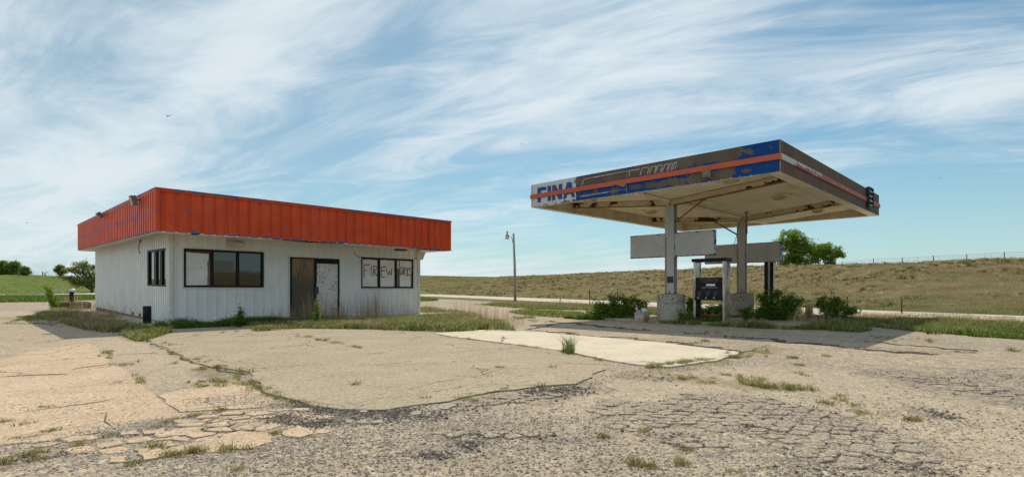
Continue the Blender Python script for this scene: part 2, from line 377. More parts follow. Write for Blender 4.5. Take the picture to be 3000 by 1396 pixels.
# base terrain: one sheet to the horizon
azs = np.concatenate([np.linspace(-math.pi, -R(50), 70, endpoint=False), np.linspace(-R(50), R(50), 900, endpoint=False), np.linspace(R(50), math.pi, 71)])
rs = np.concatenate([[0.3], np.geomspace(2, 14, 12, endpoint=False), np.geomspace(14, 260, 210, endpoint=False), np.geomspace(260, 5000, 40)])
X, Y, Fq = polar(azs, rs); Zt = terrain(X, Y)
green = np.clip((-X - 32) / 25, 0, 1) * (Y > 0); near = np.clip((1.0 - Zt) / 1.2, 0, 1) * (Y > 15); green = np.maximum(green, near * .55 * (X > -30) + near * (X <= -30))
np_mesh('ground', np.stack([X, Y, Zt], 1), Fq, mat_terrain(), attrs={'green': green}, smooth=True)['kind'] = 'structure'

# parking lot of broken asphalt and gravel
lot_px = [(-2600, 1420), (-2600, 900), (-500, 888), (0, 885), (150, 884), (281, 878.5), (700, 876), (1228, 874.5), (1330, 876.5), (1440, 882.5),
          (1452, 886), (1400, 891), (1480, 899), (1560, 905), (1720, 909), (1850, 921), (2000, 925), (2100, 928), (2230, 931), (2380, 940), (2407, 948),
          (2560, 956), (2715, 973), (3000, 990), (3500, 1015), (5200, 1150), (5200, 1420)]
lot_poly = [tuple(g(*p)[:2]) for p in lot_px]; lot_poly = lot_poly[:-1] + [(60, 2.0), (20, -14), (-20, -14), (-60, 2.0)] + []
lot_poly = [p for p in lot_poly]
azl = np.concatenate([np.linspace(-math.pi, -R(52), 40, endpoint=False), np.linspace(-R(52), R(52), 620, endpoint=False), np.linspace(R(52), math.pi, 41)])
rl = np.concatenate([[0.3, 1.2, 2.2], np.geomspace(3.0, 78, 260)])
X, Y, Fq = polar(azl, rl)
wob = (vnoise(X, Y, .7, 5) - .5) * .9
inside = inpoly(X + wob, Y + wob * .7, lot_poly)
DARK = [((1850, 1205), (2030, 1205), .42, 1.0), ((1830, 1245), (1990, 1230), .3, .8), ((2219, 1180), (2382, 1226), .32, .9), ((2080, 1180), (2290, 1235), .38, .7), ((2382, 1232), (2560, 1300), .36, 1.0),
        ((2300, 1260), (2480, 1340), .33, .8), ((2545, 1296), (2662, 1361), .24, 1.0), ((2640, 1360), (2740, 1400), .16, .8), ((2685, 1102), (2918, 1160), .62, .85), ((2560, 1098), (2800, 1112), .35, .55),
        ((2918, 1104), (3060, 1120), .6, .85), ((1935, 1298), (2095, 1312), .14, .9), ((1310, 1272), (1640, 1283), .12, 1.0), ((1345, 1305), (1392, 1310), .12, 1.0), ((1240, 1334), (1300, 1338), .11, 1.0),
        ((941, 1208), (1060, 1225), .3, 1.0), ((1060, 1225), (1240, 1220), .28, 1.0), ((1240, 1220), (1360, 1195), .3, .8), ((1360, 1190), (1560, 1165), .35, .85), ((1560, 1160), (1700, 1140), .45, .8),
        ((10, 1355), (250, 1325), .10, 1.0), ((640, 1080), (740, 1100), .35, .9), ((560, 1050), (640, 1085), .22, .6), ((740, 1118), (900, 1185), .16, .6), ((2526, 1020), (2780, 1030), .6, .5), ((1860, 1105), (1960, 1115), .3, .6),
        ((2730, 1205), (2780, 1228), .14, .9), ((1900, 1275), (2050, 1285), .22, .45), ((2300, 1390), (2520, 1385), .2, .6), ((2000, 1060), (2090, 1090), .4, .3), ((2160, 1255), (2260, 1275), .2, .6), ((120, 1005), (250, 985), .25, .5)]
TAN = [((0, 960), (200, 1000), 4.0, .6), ((300, 1010), (640, 1060), 1.5, 1.0), ((560, 1215), (900, 1250), .5, .8), ((400, 1110), (640, 1120), .5, 1.0), ((1500, 1190), (1750, 1180), .9, .9), ((1300, 1350), (1900, 1340), .5, .6), ((2200, 1110), (2500, 1180), 1.2, .9), ((2550, 1190), (2700, 1200), .8, .9),
       ((2700, 1280), (3000, 1300), .7, 1.0), ((100, 920), (250, 930), 6, .9), ((1300, 905), (1500, 925), 8, .8), ((500, 1390), (900, 1390), .4, .5), ((1750, 1100), (2000, 1140), .7, .7)]
MOSS = [((1880, 1090), (2100, 1062), .35, .8), ((2140, 1040), (2240, 1020), .5, .9), ((2060, 1110), (2330, 1135), .45, .8), ((2200, 1125), (2260, 1130), .5, .9), ((2440, 1155), (2380, 1180), .3, .55), ((1960, 1100), (2070, 1115), .35, .8),
        ((2350, 1005), (2500, 1040), .8, .5), ((2600, 995), (2720, 1010), .9, .6), ((60, 930), (230, 940), 1.5, .9), ((430, 1000), (600, 1075), .2, .8), ((620, 1080), (800, 1165), .25, .8), ((800, 1165), (920, 1195), .15, .7),
        ((1400, 1190), (1540, 1165), .25, .5), ((1560, 1145), (1740, 1115), .3, .5), ((1440, 925), (1700, 940), .8, .5), ((1800, 990), (2200, 1005), .3, .7), ((2100, 1160), (2250, 1180), .25, .4)]
lx, ly = X + (vnoise(X, Y, .5, 8) - .5) * .35, Y + (vnoise(X, Y, .5, 9) - .5) * .5
Zl = .008 + .008 * (vnoise(X, Y, 1.3, 12) - .5)
Zl = np.maximum(Zl, .006)
sel = inside[Fq].all(1)
def compact(V, Fq, at):
    u, inv = np.unique(Fq.ravel(), return_inverse=True); return V[u], inv.reshape(Fq.shape), {k: q[u] for k, q in at.items()}
V2, F2, at2 = compact(np.stack([X, Y, Zl], 1), Fq[sel], {'dark': blob(lx, ly, DARK), 'tan': blob(lx, ly, TAN), 'moss': blob(lx, ly, MOSS)})
np_mesh('parking_lot', V2, F2, mat_lot(), attrs=at2, smooth=True)['kind'] = 'structure'

# roads beyond the lot
ROADM = mat_road()
def road(name, pts, z):
    mb = MB(); rs_ = [[(a[0], a[1], z), (b[0], b[1], z)] for a, b in pts]; mb.rings(rs_, cap=False, closed=False); o = mb.build(name, ROADM); o['kind'] = 'structure'; return o
dR = np.array([-.37, .93]); nR = np.array([.93, .37]); P0 = np.array([22.4, 23.6])
road('highway', [(P0 + dR * t - nR * wd, P0 + dR * t + nR * .3) for t, wd in ((-60, 7.4), (-30, 7.4), (0, 7.4), (30, 7.6), (60, 8.2), (85, 10), (108, 18))], .035)
road('side_road', [((x, 104 + abs(x + 20) * .01), (x, 128)) for x in (-420, -300, -180, -90, -40, -8)], .045)
# concrete slabs laid in the lot
def jag(pts, amp, stepm=.25, seed=1, close=True):
    r = random.Random(seed); out = []
    for i in range(len(pts)):
        a = Vector(pts[i]); b = Vector(pts[(i + 1) % len(pts)]); L = (b - a).length; n = max(1, int(L / stepm)); nrm = Vector((-(b - a).y, (b - a).x)).normalized() if L else Vector((0, 0))
        q = 0
        for k in range(n):
            q = q * .6 + (r.random() - .5) * amp; out.append(tuple(a + (b - a) * (k / n) + (nrm * q if k else Vector((0, 0)))))
    return out
def slab(name, px, z, mat, amp=.05, seed=1, base=-.05, label=None):
    poly = jag([tuple(g(*p)[:2]) for p in px], amp, .22, seed); mb = MB().prism(poly, base, z); o = mb.build(name, mat); o['kind'] = 'structure'; return o
M_grayslab = mat_slab('sandy_grey_concrete', (.305, .258, .182), (.360, .305, .218), .6, .45, 60, crw=.006)
M_whiteslab = mat_slab('white_concrete', (.51, .455, .35), (.575, .52, .41), .12, .2, 40, (.38, .30, .20))
M_tanslab = mat_slab('tan_concrete', (.425, .32, .222), (.50, .39, .275), .45, .75, 50, crw=.012)
slab('concrete_apron', [(430, 994), (554, 1057), (620, 1078), (735, 1096), (738, 1118), (807, 1162), (910, 1192), (993, 1203), (1127, 1205), (1214, 1191), (1314, 1180), (1351, 1169), (1520, 1144), (1686, 1128), (1735, 1108), (1775, 1085),
      (1750, 1056), (1645, 1032), (1479, 1010), (1314, 989), (1262, 979), (1100, 968), (730, 962), (480, 972)], .024, M_grayslab, .10, 3)
slab('white_concrete_pad', [(1270, 978), (1420, 968), (1530, 970), (1665, 983), (1900, 1003), (1996, 1014), (2154, 1033), (2164, 1040), (2098, 1061), (1963, 1079), (1893, 1075), (1800, 1062), (1752, 1053), (1650, 1031), (1483, 1009), (1316, 987)], .034, M_whiteslab, .05, 4)
slab('tan_concrete_pad', [(-900, 1098), (0, 1059), (60, 1038), (149, 1020), (260, 1007), (360, 1082), (455, 1165), (542, 1223), (476, 1247), (298, 1270), (103, 1297), (-200, 1330), (-900, 1400)], .0175, M_tanslab, .05, 5)
slab('tan_concrete_strip', [(462, 1162), (560, 1140), (690, 1122), (757, 1148), (811, 1183), (760, 1197), (640, 1203), (528, 1209)], .0165, M_tanslab, .12, 6)
M_crack = simple('crack_dirt', (.075, .06, .042), (.16, .13, .085), 14, .95, .1); M_crackd = simple('black_crack', (.04, .034, .028), (.11, .095, .075), 12, .95, .1)
def crack(px, wd, z, seed, mat=None, name='crack'):     # soil-filled crack or joint: a ragged strip of varying width lying on the slab
    P = [Vector(p) for p in jag([tuple(g(*p)[:2]) for p in px] + [tuple(g(*p)[:2]) for p in px[::-1]][1:-1], wd * 1.6, .12, seed)]
    n = len(P); P = P[:n // 2 + 1]; r = random.Random(seed + 99); L = []; q = 0
    for i, p in enumerate(P):
        d = (P[min(i + 1, len(P) - 1)] - P[max(i - 1, 0)]).normalized(); nn = Vector((-d.y, d.x)); q = q * .5 + r.uniform(-.5, .5); w_ = wd * (.12 if i in (0, len(P) - 1) else max(.12, .55 + q))
        L.append([(p.x + nn.x * w_ / 2, p.y + nn.y * w_ / 2, z), (p.x - nn.x * w_ / 2, p.y - nn.y * w_ / 2, z)])
    o = MB().rings(L, cap=False, closed=False).build(name, mat or M_crack); o['kind'] = 'structure'
for i, (px, wd, z) in enumerate([([(0, 1154), (108, 1142), (190, 1128), (290, 1117), (397, 1119)], .022, .0205), ([(-60, 1110), (0, 1107), (108, 1101), (203, 1098)], .075, .021), ([(207, 1086), (260, 1077), (314, 1070)], .07, .0205), ([(0, 1072), (83, 1059), (199, 1054), (302, 1051)], .02, .021),
        ([(0, 1218), (116, 1204), (199, 1193), (290, 1181), (335, 1173)], .022, .0205), ([(25, 1188), (103, 1190), (182, 1185), (261, 1179)], .012, .021), ([(248, 1219), (314, 1214), (306, 1239), (331, 1256)], .012, .0215), ([(40, 1293), (112, 1279), (182, 1264), (248, 1252), (306, 1239)], .020, .022),
        ([(314, 1210), (380, 1202), (455, 1190)], .010, .0205), ([(540, 1203), (600, 1199), (678, 1190), (740, 1186)], .016, .0195), ([(600, 1165), (700, 1150), (780, 1160)], .008, .0195), ([(1190, 1148), (1272, 1125), (1347, 1113), (1417, 1101), (1467, 1084), (1570, 1082)], .012, .027), ([(1297, 1163), (1388, 1140), (1458, 1132), (1560, 1120)], .010, .0275),
        ([(855, 978), (920, 992), (985, 1010), (1065, 1025)], .022, .027), ([(620, 1051), (700, 1046), (786, 1041), (869, 1028)], .008, .027), ([(1020, 1190), (1110, 1172), (1200, 1168), (1290, 1150)], .007, .027), ([(700, 1098), (760, 1075), (790, 1080)], .007, .027), ([(960, 1195), (1000, 1175), (1080, 1165)], .006, .0275),
        ([(1500, 1110), (1560, 1100), (1640, 1095), (1720, 1088)], .008, .027), ([(1560, 1075), (1640, 1068), (1730, 1066)], .006, .027)]): crack(px, wd, z, 300 + i)
for i, (px, wd, z) in enumerate([([(1500, 967), (1603, 972), (1727, 984), (1900, 998), (1996, 1009), (2100, 1021), (2190, 1033)], .26, .0145), ([(1446, 937), (1527, 936), (1626, 942), (1750, 955), (1860, 966), (2023, 976), (2126, 986), (2266, 996), (2466, 1016), (2601, 1030), (2750, 1038)], .28, .0145),
        ([(1540, 965), (1600, 957), (1640, 950)], .2, .015), ([(2150, 1040), (2210, 1028), (2260, 1012)], .06, .0155), ([(1300, 942), (1400, 936), (1480, 938)], .25, .0155), ([(300, 1030), (330, 1040), (440, 1035), (520, 1040)], .03, .0145), ([(2560, 1000), (2700, 1015), (2860, 1030)], .15, .0145),
        ([(2700, 1075), (2860, 1082), (3000, 1080)], .03, .0145), ([(100, 945), (200, 958), (300, 960)], .08, .0145), ([(0, 930), (90, 926), (180, 930)], .09, .015), ([(430, 999), (560, 1060), (640, 1082), (730, 1100)], .06, .0145), ([(735, 1120), (808, 1165), (910, 1196), (1000, 1206)], .05, .0145)]): crack(px, wd, z, 400 + i, M_crackd)
M_chunk = M_tanslab
def pieces():                                   # loose broken slab pieces near the joint of the slabs
    spec = [((495, 1318), (640, 1290), (648, 1325), (530, 1342), (488, 1337)), ((640, 1283), (700, 1268), (790, 1275), (798, 1300), (740, 1320), (665, 1322)),
            ((832, 1270), (870, 1252), (905, 1262), (915, 1278), (880, 1288), (838, 1284)), ((912, 1258), (960, 1246), (985, 1262), (955, 1272), (918, 1275)),
            ((830, 1235), (870, 1215), (930, 1222), (935, 1238), (880, 1246), (842, 1246)), ((390, 1325), (470, 1318), (480, 1345), (420, 1356)),
            ((450, 1290), (500, 1286), (520, 1308), (455, 1312)), ((510, 1262), (600, 1256), (590, 1276), (500, 1282)), ((345, 1272), (400, 1266), (410, 1278), (350, 1282)),
            ((760, 1252), (800, 1240), (828, 1250), (790, 1262)), ((320, 1345), (372, 1342), (380, 1360), (318, 1362)), ((420, 1268), (480, 1262), (478, 1276), (424, 1280))]
    for i, px in enumerate(spec):
        poly = jag([tuple(g(*p)[:2]) for p in px], .05, .06, 20 + i); c = sum((Vector(p) for p in poly), Vector((0, 0))) / len(poly)
        o = MB().prism([(p[0] - c.x, p[1] - c.y) for p in poly], -.03, .017 + .005 * (i % 3)).build('broken_concrete', M_chunk); o.location = (c.x, c.y, 0)
        where = ['widest tan slab piece along the front of the broken row', 'long rounded tan slab piece with a crack beside the widest piece', 'wedge of tan concrete at the right end of the broken row', 'rightmost tan concrete piece touching the black rubble',
                 'flat tan concrete piece behind the wedge, below the grey apron', 'low worn slab piece left of the widest piece', 'small worn piece directly behind the widest slab piece', 'narrow slab sliver just in front of the tan pad corner',
                 'small pale sliver left against the front edge of the tan pad', 'small flat chip between the tan strip and the right wedge', 'leftmost half buried chip in front of the tan pad', 'pale chip in the gravel in front of the tan pad'][i]
        tag(o, where, 'concrete piece', 'broken concrete pieces')
    wh = [((1245, 1196), (1270, 1190), (1300, 1200), (1262, 1206)), ((1278, 1190), (1320, 1184), (1340, 1192), (1305, 1202), (1282, 1198)), ((1205, 1212), (1228, 1208), (1232, 1218), (1208, 1222)), ((1098, 1218), (1118, 1216), (1124, 1226), (1100, 1228)),
          ((1048, 1237), (1072, 1232), (1075, 1242), (1050, 1244)), ((1090, 1238), (1118, 1234), (1120, 1244), (1092, 1246)), ((1240, 1212), (1268, 1208), (1272, 1218), (1242, 1220)), ((1010, 1236), (1028, 1233), (1030, 1242), (1012, 1243)), ((1052, 1208), (1070, 1206), (1074, 1212), (1054, 1213)), ((1180, 1232), (1200, 1229), (1203, 1237), (1182, 1238))]
    wl = ['pale flat stone under the black lip of the apron, second from right', 'largest and rightmost pale slab stone beside the apron edge', 'pale stone at the middle of the rubble band', 'pale stone right under the curved apron edge', 'rounded grey stone at the lower left of the rubble',
          'wide grey stone at the bottom of the rubble band', 'pale stone below the two big slab stones', 'leftmost small pale stone in the black rubble', 'small pale stone tucked close to the apron edge', 'small stone at the front right of the rubble']
    ms = mat_slab('pale_stone', (.27, .245, .205), (.36, .33, .28), .5, .4, 50)
    for i, px in enumerate(wh):
        poly = jag([tuple(g(*p)[:2]) for p in px], .035, .035, 60 + i); c = sum((Vector(p) for p in poly), Vector((0, 0))) / len(poly)
        o = MB().prism([(p[0] - c.x, p[1] - c.y) for p in poly], -.03, .015 + .005 * (i % 3)).build('stone', ms); o.location = (c.x, c.y, 0); tag(o, wl[i], 'stone', 'pale stones in the rubble')
pieces()
def cells(name, zones, size, gap, h, drop, mat, seed, stretch=1.35, z0=0.0, thr=.62):   # broken-up paving: close-set irregular blocks with open cracks between
    r = np.random.default_rng(seed); done = set(); mb = MB(); cache = {}
    def corner(x, y):
        k = (round(x / size * 4), round(y / size * 4))
        if k not in cache: cache[k] = (x + r.normal(0, size * .13), y + r.normal(0, size * .13))
        return cache[k]
    cs = []
    for p, q, rad, st in zones:
        a, b = g(*p), g(*q); x0, x1 = min(a.x, b.x) - rad * 1.2, max(a.x, b.x) + rad * 1.2; y0, y1 = min(a.y, b.y) - rad * 1.2, max(a.y, b.y) + rad * 1.2
        sx, sy = size * stretch, size
        for j in range(int(y0 / (sy * .866)) - 1, int(y1 / (sy * .866)) + 2):
            for i in range(int(x0 / sx) - 1, int(x1 / sx) + 2):
                if (i, j) in done: continue
                cx, cy = (i + .5 * (j % 2)) * sx, j * sy * .866
                if cs is not None and seg_d(np.array([cx]), np.array([cy]), a, b)[0] > rad * (thr + .35 * r.random()) : continue
                done.add((i, j))
                if r.random() < drop: continue
                c6 = [corner(cx + sx * .577 * math.sin(k * math.pi / 3), cy + sy * .577 * math.cos(k * math.pi / 3)) for k in range(6)]
                mx, my = sum(c[0] for c in c6) / 6, sum(c[1] for c in c6) / 6; gp = 1 - gap * (.6 + .9 * r.random()) / size; pts = []
                for k in range(6):
                    u, v = c6[k], c6[(k + 1) % 6]
                    for f in (0, .5):
                        X_ = u[0] + (v[0] - u[0]) * f; Y_ = u[1] + (v[1] - u[1]) * f; pts.append((mx + (X_ - mx) * gp + r.normal(0, size * .022), my + (Y_ - my) * gp + r.normal(0, size * .022)))
                hh = h * (.5 + .8 * r.random()); tx, ty = r.normal(0, .025, 2)
                lo = [(x, y, z0 - .01) for x, y in pts]; mid = [(x, y, z0 + hh * .6 + (x - mx) * tx + (y - my) * ty) for x, y in pts]; top = [(mx + (x - mx) * .88, my + (y - my) * .88, z0 + hh + (x - mx) * tx + (y - my) * ty) for x, y in pts]
                mb.rings([lo[::-1], mid[::-1], top[::-1]][::1], cap=False); n0 = len(mb.v) - 12; mb.f.append(tuple(range(n0 + 11, n0 - 1, -1))); mb.sm.append(False)
    o = mb.build(name, mat); o['kind'] = 'stuff'; return o
M_cell = mat_slab('cracked_asphalt_top', (.25, .213, .165), (.33, .28, .212), .9, 3.0, 65)
o = cells('cracked_asphalt', [DARK[i] for i in (0, 1, 2, 3, 4, 5, 6)] + [((2020, 1170), (2100, 1215), .35, 1), ((2090, 1250), (2140, 1240), .2, 1), ((1990, 1300), (2080, 1312), .12, 1)], .135, .014, .014, .06, M_cell, 5, z0=.008); tag(o, 'raised alligator cracked asphalt blocks across the near right of the lot', 'cracked asphalt')
o = cells('cracked_asphalt', [DARK[i] for i in (12,)] + [((1310, 1274), (1560, 1280), .12, 1), ((1430, 1180), (1600, 1160), .18, 1), ((10, 1352), (230, 1330), .07, 1), ((2700, 1112), (2870, 1145), .35, 1)], .12, .02, .016, .25, M_cell, 6, z0=.008); tag(o, 'short rows of crumbling asphalt blocks in the middle foreground', 'cracked asphalt')
o = cells('broken_slab_bits', [((590, 1228), (830, 1212), .40, 1), ((520, 1250), (720, 1248), .34, 1), ((820, 1238), (930, 1245), .26, 1), ((330, 1310), (560, 1285), .24, 1), ((60, 1305), (300, 1285), .14, 1)], .17, .030, .012, .42, M_tanslab, 7, stretch=1.5, z0=.012); tag(o, 'worn tan bits of slab scattered between the tan strip and the gravel', 'slab bits')
def pebbles(name, n, zones, rmin, rmax, mat, seed, zoff=.012):   # loose aggregate: angular little stones lying on the lot
    r = np.random.default_rng(seed); X = []; Y = []; Q = []
    for (p, q, rad, k) in zones:
        a, b = g(*p), g(*q); m = int(n * k); t = r.random(m); X.append(a.x + (b.x - a.x) * t + r.normal(0, rad * .6, m)); Y.append(a.y + (b.y - a.y) * t + r.normal(0, rad * .6, m))
    X = np.concatenate(X); Y = np.concatenate(Y); k = (np.hypot(X, Y) > 2.6) & (Y > 2.4); X, Y = X[k], Y[k]; n = len(X)
    s = rmin + (rmax - rmin) * r.random(n) ** 3; base = np.array([[1, 0, 0], [.2, .9, .1], [-.9, .3, 0], [-.5, -.8, .05], [.6, -.7, 0], [.1, .05, .8], [-.2, .2, .7]])
    V = base[None] * (1 + .35 * (r.random((n, 7, 3)) - .5)); a = r.random(n) * 6.28; c, sn = np.cos(a)[:, None], np.sin(a)[:, None]
    vx = (V[..., 0] * c - V[..., 1] * sn) * s[:, None] + X[:, None]; vy = (V[..., 0] * sn + V[..., 1] * c) * s[:, None] * .8 + Y[:, None]; vz = V[..., 2] * s[:, None] * .7 + zoff
    T = np.array([[0, 1, 5], [1, 6, 5], [1, 2, 6], [2, 3, 6], [3, 5, 6], [3, 4, 5], [4, 0, 5]]); Fq = (T[None] + np.arange(n)[:, None, None] * 7).reshape(-1, 3)
    o = np_mesh(name, np.stack([vx, vy, vz], -1).reshape(-1, 3), Fq, mat, attrs={'rnd': np.repeat(r.random(n), 7)}); o['kind'] = 'stuff'; return o
def peb_mat(name, stops):
    m = Mat(name, .8, .3); a = m.attr('rnd'); r = m.N.new('ShaderNodeValToRGB'); e = r.color_ramp.elements
    e[0].position, e[0].color = stops[0][0], stops[0][1] + (1,); e[1].position, e[1].color = stops[-1][0], stops[-1][1] + (1,)
    for p, c in stops[1:-1]: q = e.new(p); q.color = c + (1,)
    m.L.new(a, r.inputs[0]); m.color(r.outputs[0]); return m.m
PM = peb_mat('gravel_stone', [(0, (.16, .14, .12)), (.3, (.26, .22, .18)), (.6, (.40, .35, .28)), (.85, (.52, .46, .37)), (1, (.66, .60, .50))])
o = pebbles('gravel', 26000, [((200, 1390), (1400, 1340), .8, .30), ((1400, 1340), (2800, 1380), .8, .34), ((900, 1250), (1700, 1230), .7, .2), ((2200, 1200), (2990, 1250), 1.2, .2), ((300, 1340), (900, 1300), .3, .12)], .004, .017, PM, 3); tag(o, 'loose mixed gravel over the near asphalt', 'gravel')
PD = peb_mat('black_rubble', [(0, (.045, .040, .035)), (.6, (.12, .105, .088)), (1, (.26, .23, .19))])
o = pebbles('rubble', 9000, [(p, q, r_ * .9, k * (.012 + .012 * r_)) for p, q, r_, k in DARK if p[1] > 1090] + [((950, 1205), (1230, 1218), .22, .18), ((1560, 1150), (1690, 1140), .25, .08)], .006, .026, PD, 5); tag(o, 'black crumbled asphalt bits along the cracked patches', 'rubble')

o = pebbles('gravel', 9000, [((0, 1330), (620, 1230), .35, .25), ((560, 1180), (800, 1170), .25, .1), ((300, 1270), (560, 1230), .18, .25), ((0, 1200), (300, 1180), 1.2, .12), ((780, 1180), (980, 1250), .2, .28)], .004, .013, PM, 13, .018); tag(o, 'gravel strewn over the worn edges of the tan slabs', 'gravel')
o = pebbles('asphalt_crumbs', 4500, [((800, 1225), (960, 1250), .15, .25), ((860, 1190), (960, 1205), .10, .10), ((1700, 1120), (2150, 1060), .35, .2), ((1262, 982), (1750, 1056), .25, .15)], .005, .018, PD, 14, .022); tag(o, 'dark asphalt crumbs strewn on the corner of the tan slabs', 'rubble')

# ================================================================ shop
K = (-11.13, 17.52); WU, WV, WH = 9.82, 14.3, 2.90; SHK = .0156
shop = empty('store_building', (K[0], K[1], .1), AX, 'long low white metal shop with red overhanging fascia and boarded openings', 'building')
def shear(p): return (p[0], p[1], p[2] + SHK * max(p[1], -2))
M_side = mat_siding(); M_red = mat_red()
M_black = simple('black_frame', (.012, .012, .013), (.022, .02, .019), 6, .55, .18)
M_trim = simple('white_trim', (.72, .71, .68), (.60, .58, .53), 3, .5, .4)
M_soff = simple('soffit_white', (.70, .66, .59), (.60, .55, .47), 2, .7, .3)
# pad and foundation
M_pad = mat_slab('pad_concrete', (.44, .40, .34), (.50, .46, .39), .15, .3, 40)
def fr(px, py, y=0.0):                          # front wall point: local u and height above shop floor
    u, Z = on_x_line(px, K, y); return u, zat(py, Z) - .1
def sd_(px, py, x=0.0):
    v, Z = on_y_line(px, K, x); return v, zat(py, Z) - .1 - SHK * v
mb = MB().prism(jag([(-1.15, -.75), (WU + 2.1, -.75), (WU + 2.1, .9), (WU + .9, .9), (WU + .9, WV + .6), (-1.15, WV + .6)], .02, .5, 3), -.12, 0)
tag(mb.build('concrete_walk', M_pad), kind='structure'); o = bpy.data.objects['concrete_walk']; o.location = (K[0], K[1], .1); o.rotation_euler = (0, 0, AX)
MB().box(.03, WU - .03, .03, WV - .03, -.1, .02).build('foundation', simple('foundation', (.22, .17, .12), (.13, .10, .075), 5, .9), shop)
MB().add([(.03, .031, .0), (.03, WV - .03, .0), (.03, WV - .03, .3), (.03, .031, .02)], [(0, 1, 2, 3)][::-1]).add([(WU - .03, .031, 0), (WU - .03, WV - .03, 0), (WU - .03, WV - .03, .3), (WU - .03, .031, .02)], [(0, 1, 2, 3)]).add([(.03, WV - .031, 0), (WU - .03, WV - .031, 0), (WU - .03, WV - .031, .3), (.03, WV - .031, .3)], [(0, 1, 2, 3)]).build('foundation_wall', bpy.data.materials['foundation'], shop)
# openings (surveyed)
def rect(fn, l, r, t1, t2, b1, b2):
    ul, zt1 = fn(l, t1); ur, zt2 = fn(r, t2); zb1 = fn(l, b1)[1]; zb2 = fn(r, b2)[1]; return min(ul, ur), max(ul, ur), (zb1 + zb2) / 2, (zt1 + zt2) / 2
W1 = rect(fr, 537, 772, 726.4, 738, 840, 842.5); W3 = rect(fr, 1056.5, 1209.5, 752.7, 759, 843.5, 843.5); W2 = rect(sd_, 436, 490, 733.5, 725, 837, 839)
DR = rect(fr, 848, 993.4, 751.6, 758.6, 930, 924); DR = (DR[0], DR[1], .02, DR[3])
def ribbed(L, z0, z1, pitch, rw, dep, holes, flip, slope=.012, top=None):
    # returns profile strips: along s in [0,L], offset outward p
    brk = {0.0, L}; k = 0; prof = []
    s = pitch * .35
    while s < L - rw:
        prof.append((s, s + slope, s + rw - slope, s + rw)); brk |= {s, s + slope, s + rw - slope, s + rw}; s += pitch
    for h in holes: brk |= {h[0], h[1]}
    brk = sorted(b for b in brk if 0 <= b <= L)
    def off(x):
        for a, b, c, d in prof:
            if a <= x <= d: return dep * min(1, (x - a) / (b - a) if x < b else 1, (d - x) / (d - c) if x > c else 1)
        return 0.0
    out = []
    for a, b in zip(brk[:-1], brk[1:]):
        if b - a < 1e-5: continue
        iv = [(z0, z1)]
        for h in holes:
            if a >= h[0] - 1e-6 and b <= h[1] + 1e-6: iv = [q for q in ((z0, h[2]), (h[3], z1)) if q[1] > q[0]]
        for q in iv: out.append((a, b, off(a + 1e-7), off(b - 1e-7), q[0], q[1]))
    return out
def wall(name, L, z0, z1, pitch, rw, dep, holes, place, mat, parent=shop, rev=False):
    mb = MB()
    for a, b, oa, ob, q0, q1 in ribbed(L, z0, z1, pitch, rw, dep, holes, False):
        f = [(0, 1, 2, 3)] if not rev else [(3, 2, 1, 0)]
        mb.add([place(a, oa, q0), place(b, ob, q0), place(b, ob, q1), place(a, oa, q1)], f)
    return mb.build(name, mat, parent, shear)
PI_ = .3048
wall('front_wall', WU, .0, WH + .05, PI_, .060, .040, [W1, W3, DR], lambda s, o, z: (s, -o, z), M_side)
wall('side_wall', WV, .0, WH + .05, PI_, .12, .05, [W2], lambda s, o, z: (-o, s, z), M_side, rev=True)
wall('side_wall', WV, .0, WH + .05, PI_, .12, .05, [], lambda s, o, z: (WU + o, s, z), M_side)
wall('back_wall', WU, .0, WH + .05, PI_, .12, .05, [], lambda s, o, z: (s, WV + o, z), M_side, rev=True)
for name, a in (('corner_trim', (-.028, .095, -.044, -.004)), ('corner_trim', (WU - .10, WU + .03, -.044, -.004))):
    mb = MB().box(a[0], a[1], a[2], a[3], 0, WH + .03)
    if a[0] < 1: mb.box(-.032, -.008, -.004, .10, 0, WH + .03)
    mb.build(name, M_trim, shop, shear)
# fascia: overhang 1.37 front, .66 left, .69 right, .46 back
FX0, FX1, FY0, FY1 = -.656, WU + .69, -1.37, WV + .46
zc = FZ1 - .075
wall('fascia_panel', FX1 - FX0, FZ0, zc, .35, .10, -.035, [], lambda s, o, z: (FX0 + s, FY0 - o, z), M_red)
wall('fascia_panel', FY1 - FY0, FZ0, zc, PI_, .15, .030, [], lambda s, o, z: (FX0 - o, FY0 + s, z), M_red, rev=True)
wall('fascia_panel', FY1 - FY0, FZ0, zc, PI_, .15, .030, [], lambda s, o, z: (FX1 + o, FY0 + s, z), M_red)
wall('fascia_panel', FX1 - FX0, FZ0, zc, PI_, .15, .030, [], lambda s, o, z: (FX0 + s, FY1 + o, z), M_red, rev=True)
mb = MB()
e = .055
for (x0, x1, y0, y1) in ((FX0 - e, FX1 + e, FY0 - e, FY0 + .06), (FX0 - e, FX1 + e, FY1 - .06, FY1 + e), (FX0 - e, FX0 + .06, FY0 + .06, FY1 - .06), (FX1 - .06, FX1 + e, FY0 + .06, FY1 - .06)):
    mb.box(x0, x1, y0, y1, FZ1 - .045, FZ1)
for (x0, x1, y0, y1) in ((FX0 - .036, FX1 + .036, FY0 - .036, FY0 - .001), (FX0 - .036, FX0 - .001, FY0 + .001, FY1 - .06), (FX1 + .001, FX1 + .036, FY0 + .001, FY1 - .06), (FX0 - .036, FX1 + .036, FY1 + .001, FY1 + .036)):
    mb.box(x0, x1, y0, y1, FZ1 - .10, FZ1 - .046)
mb.build('fascia_cap', M_red, shop, shear)
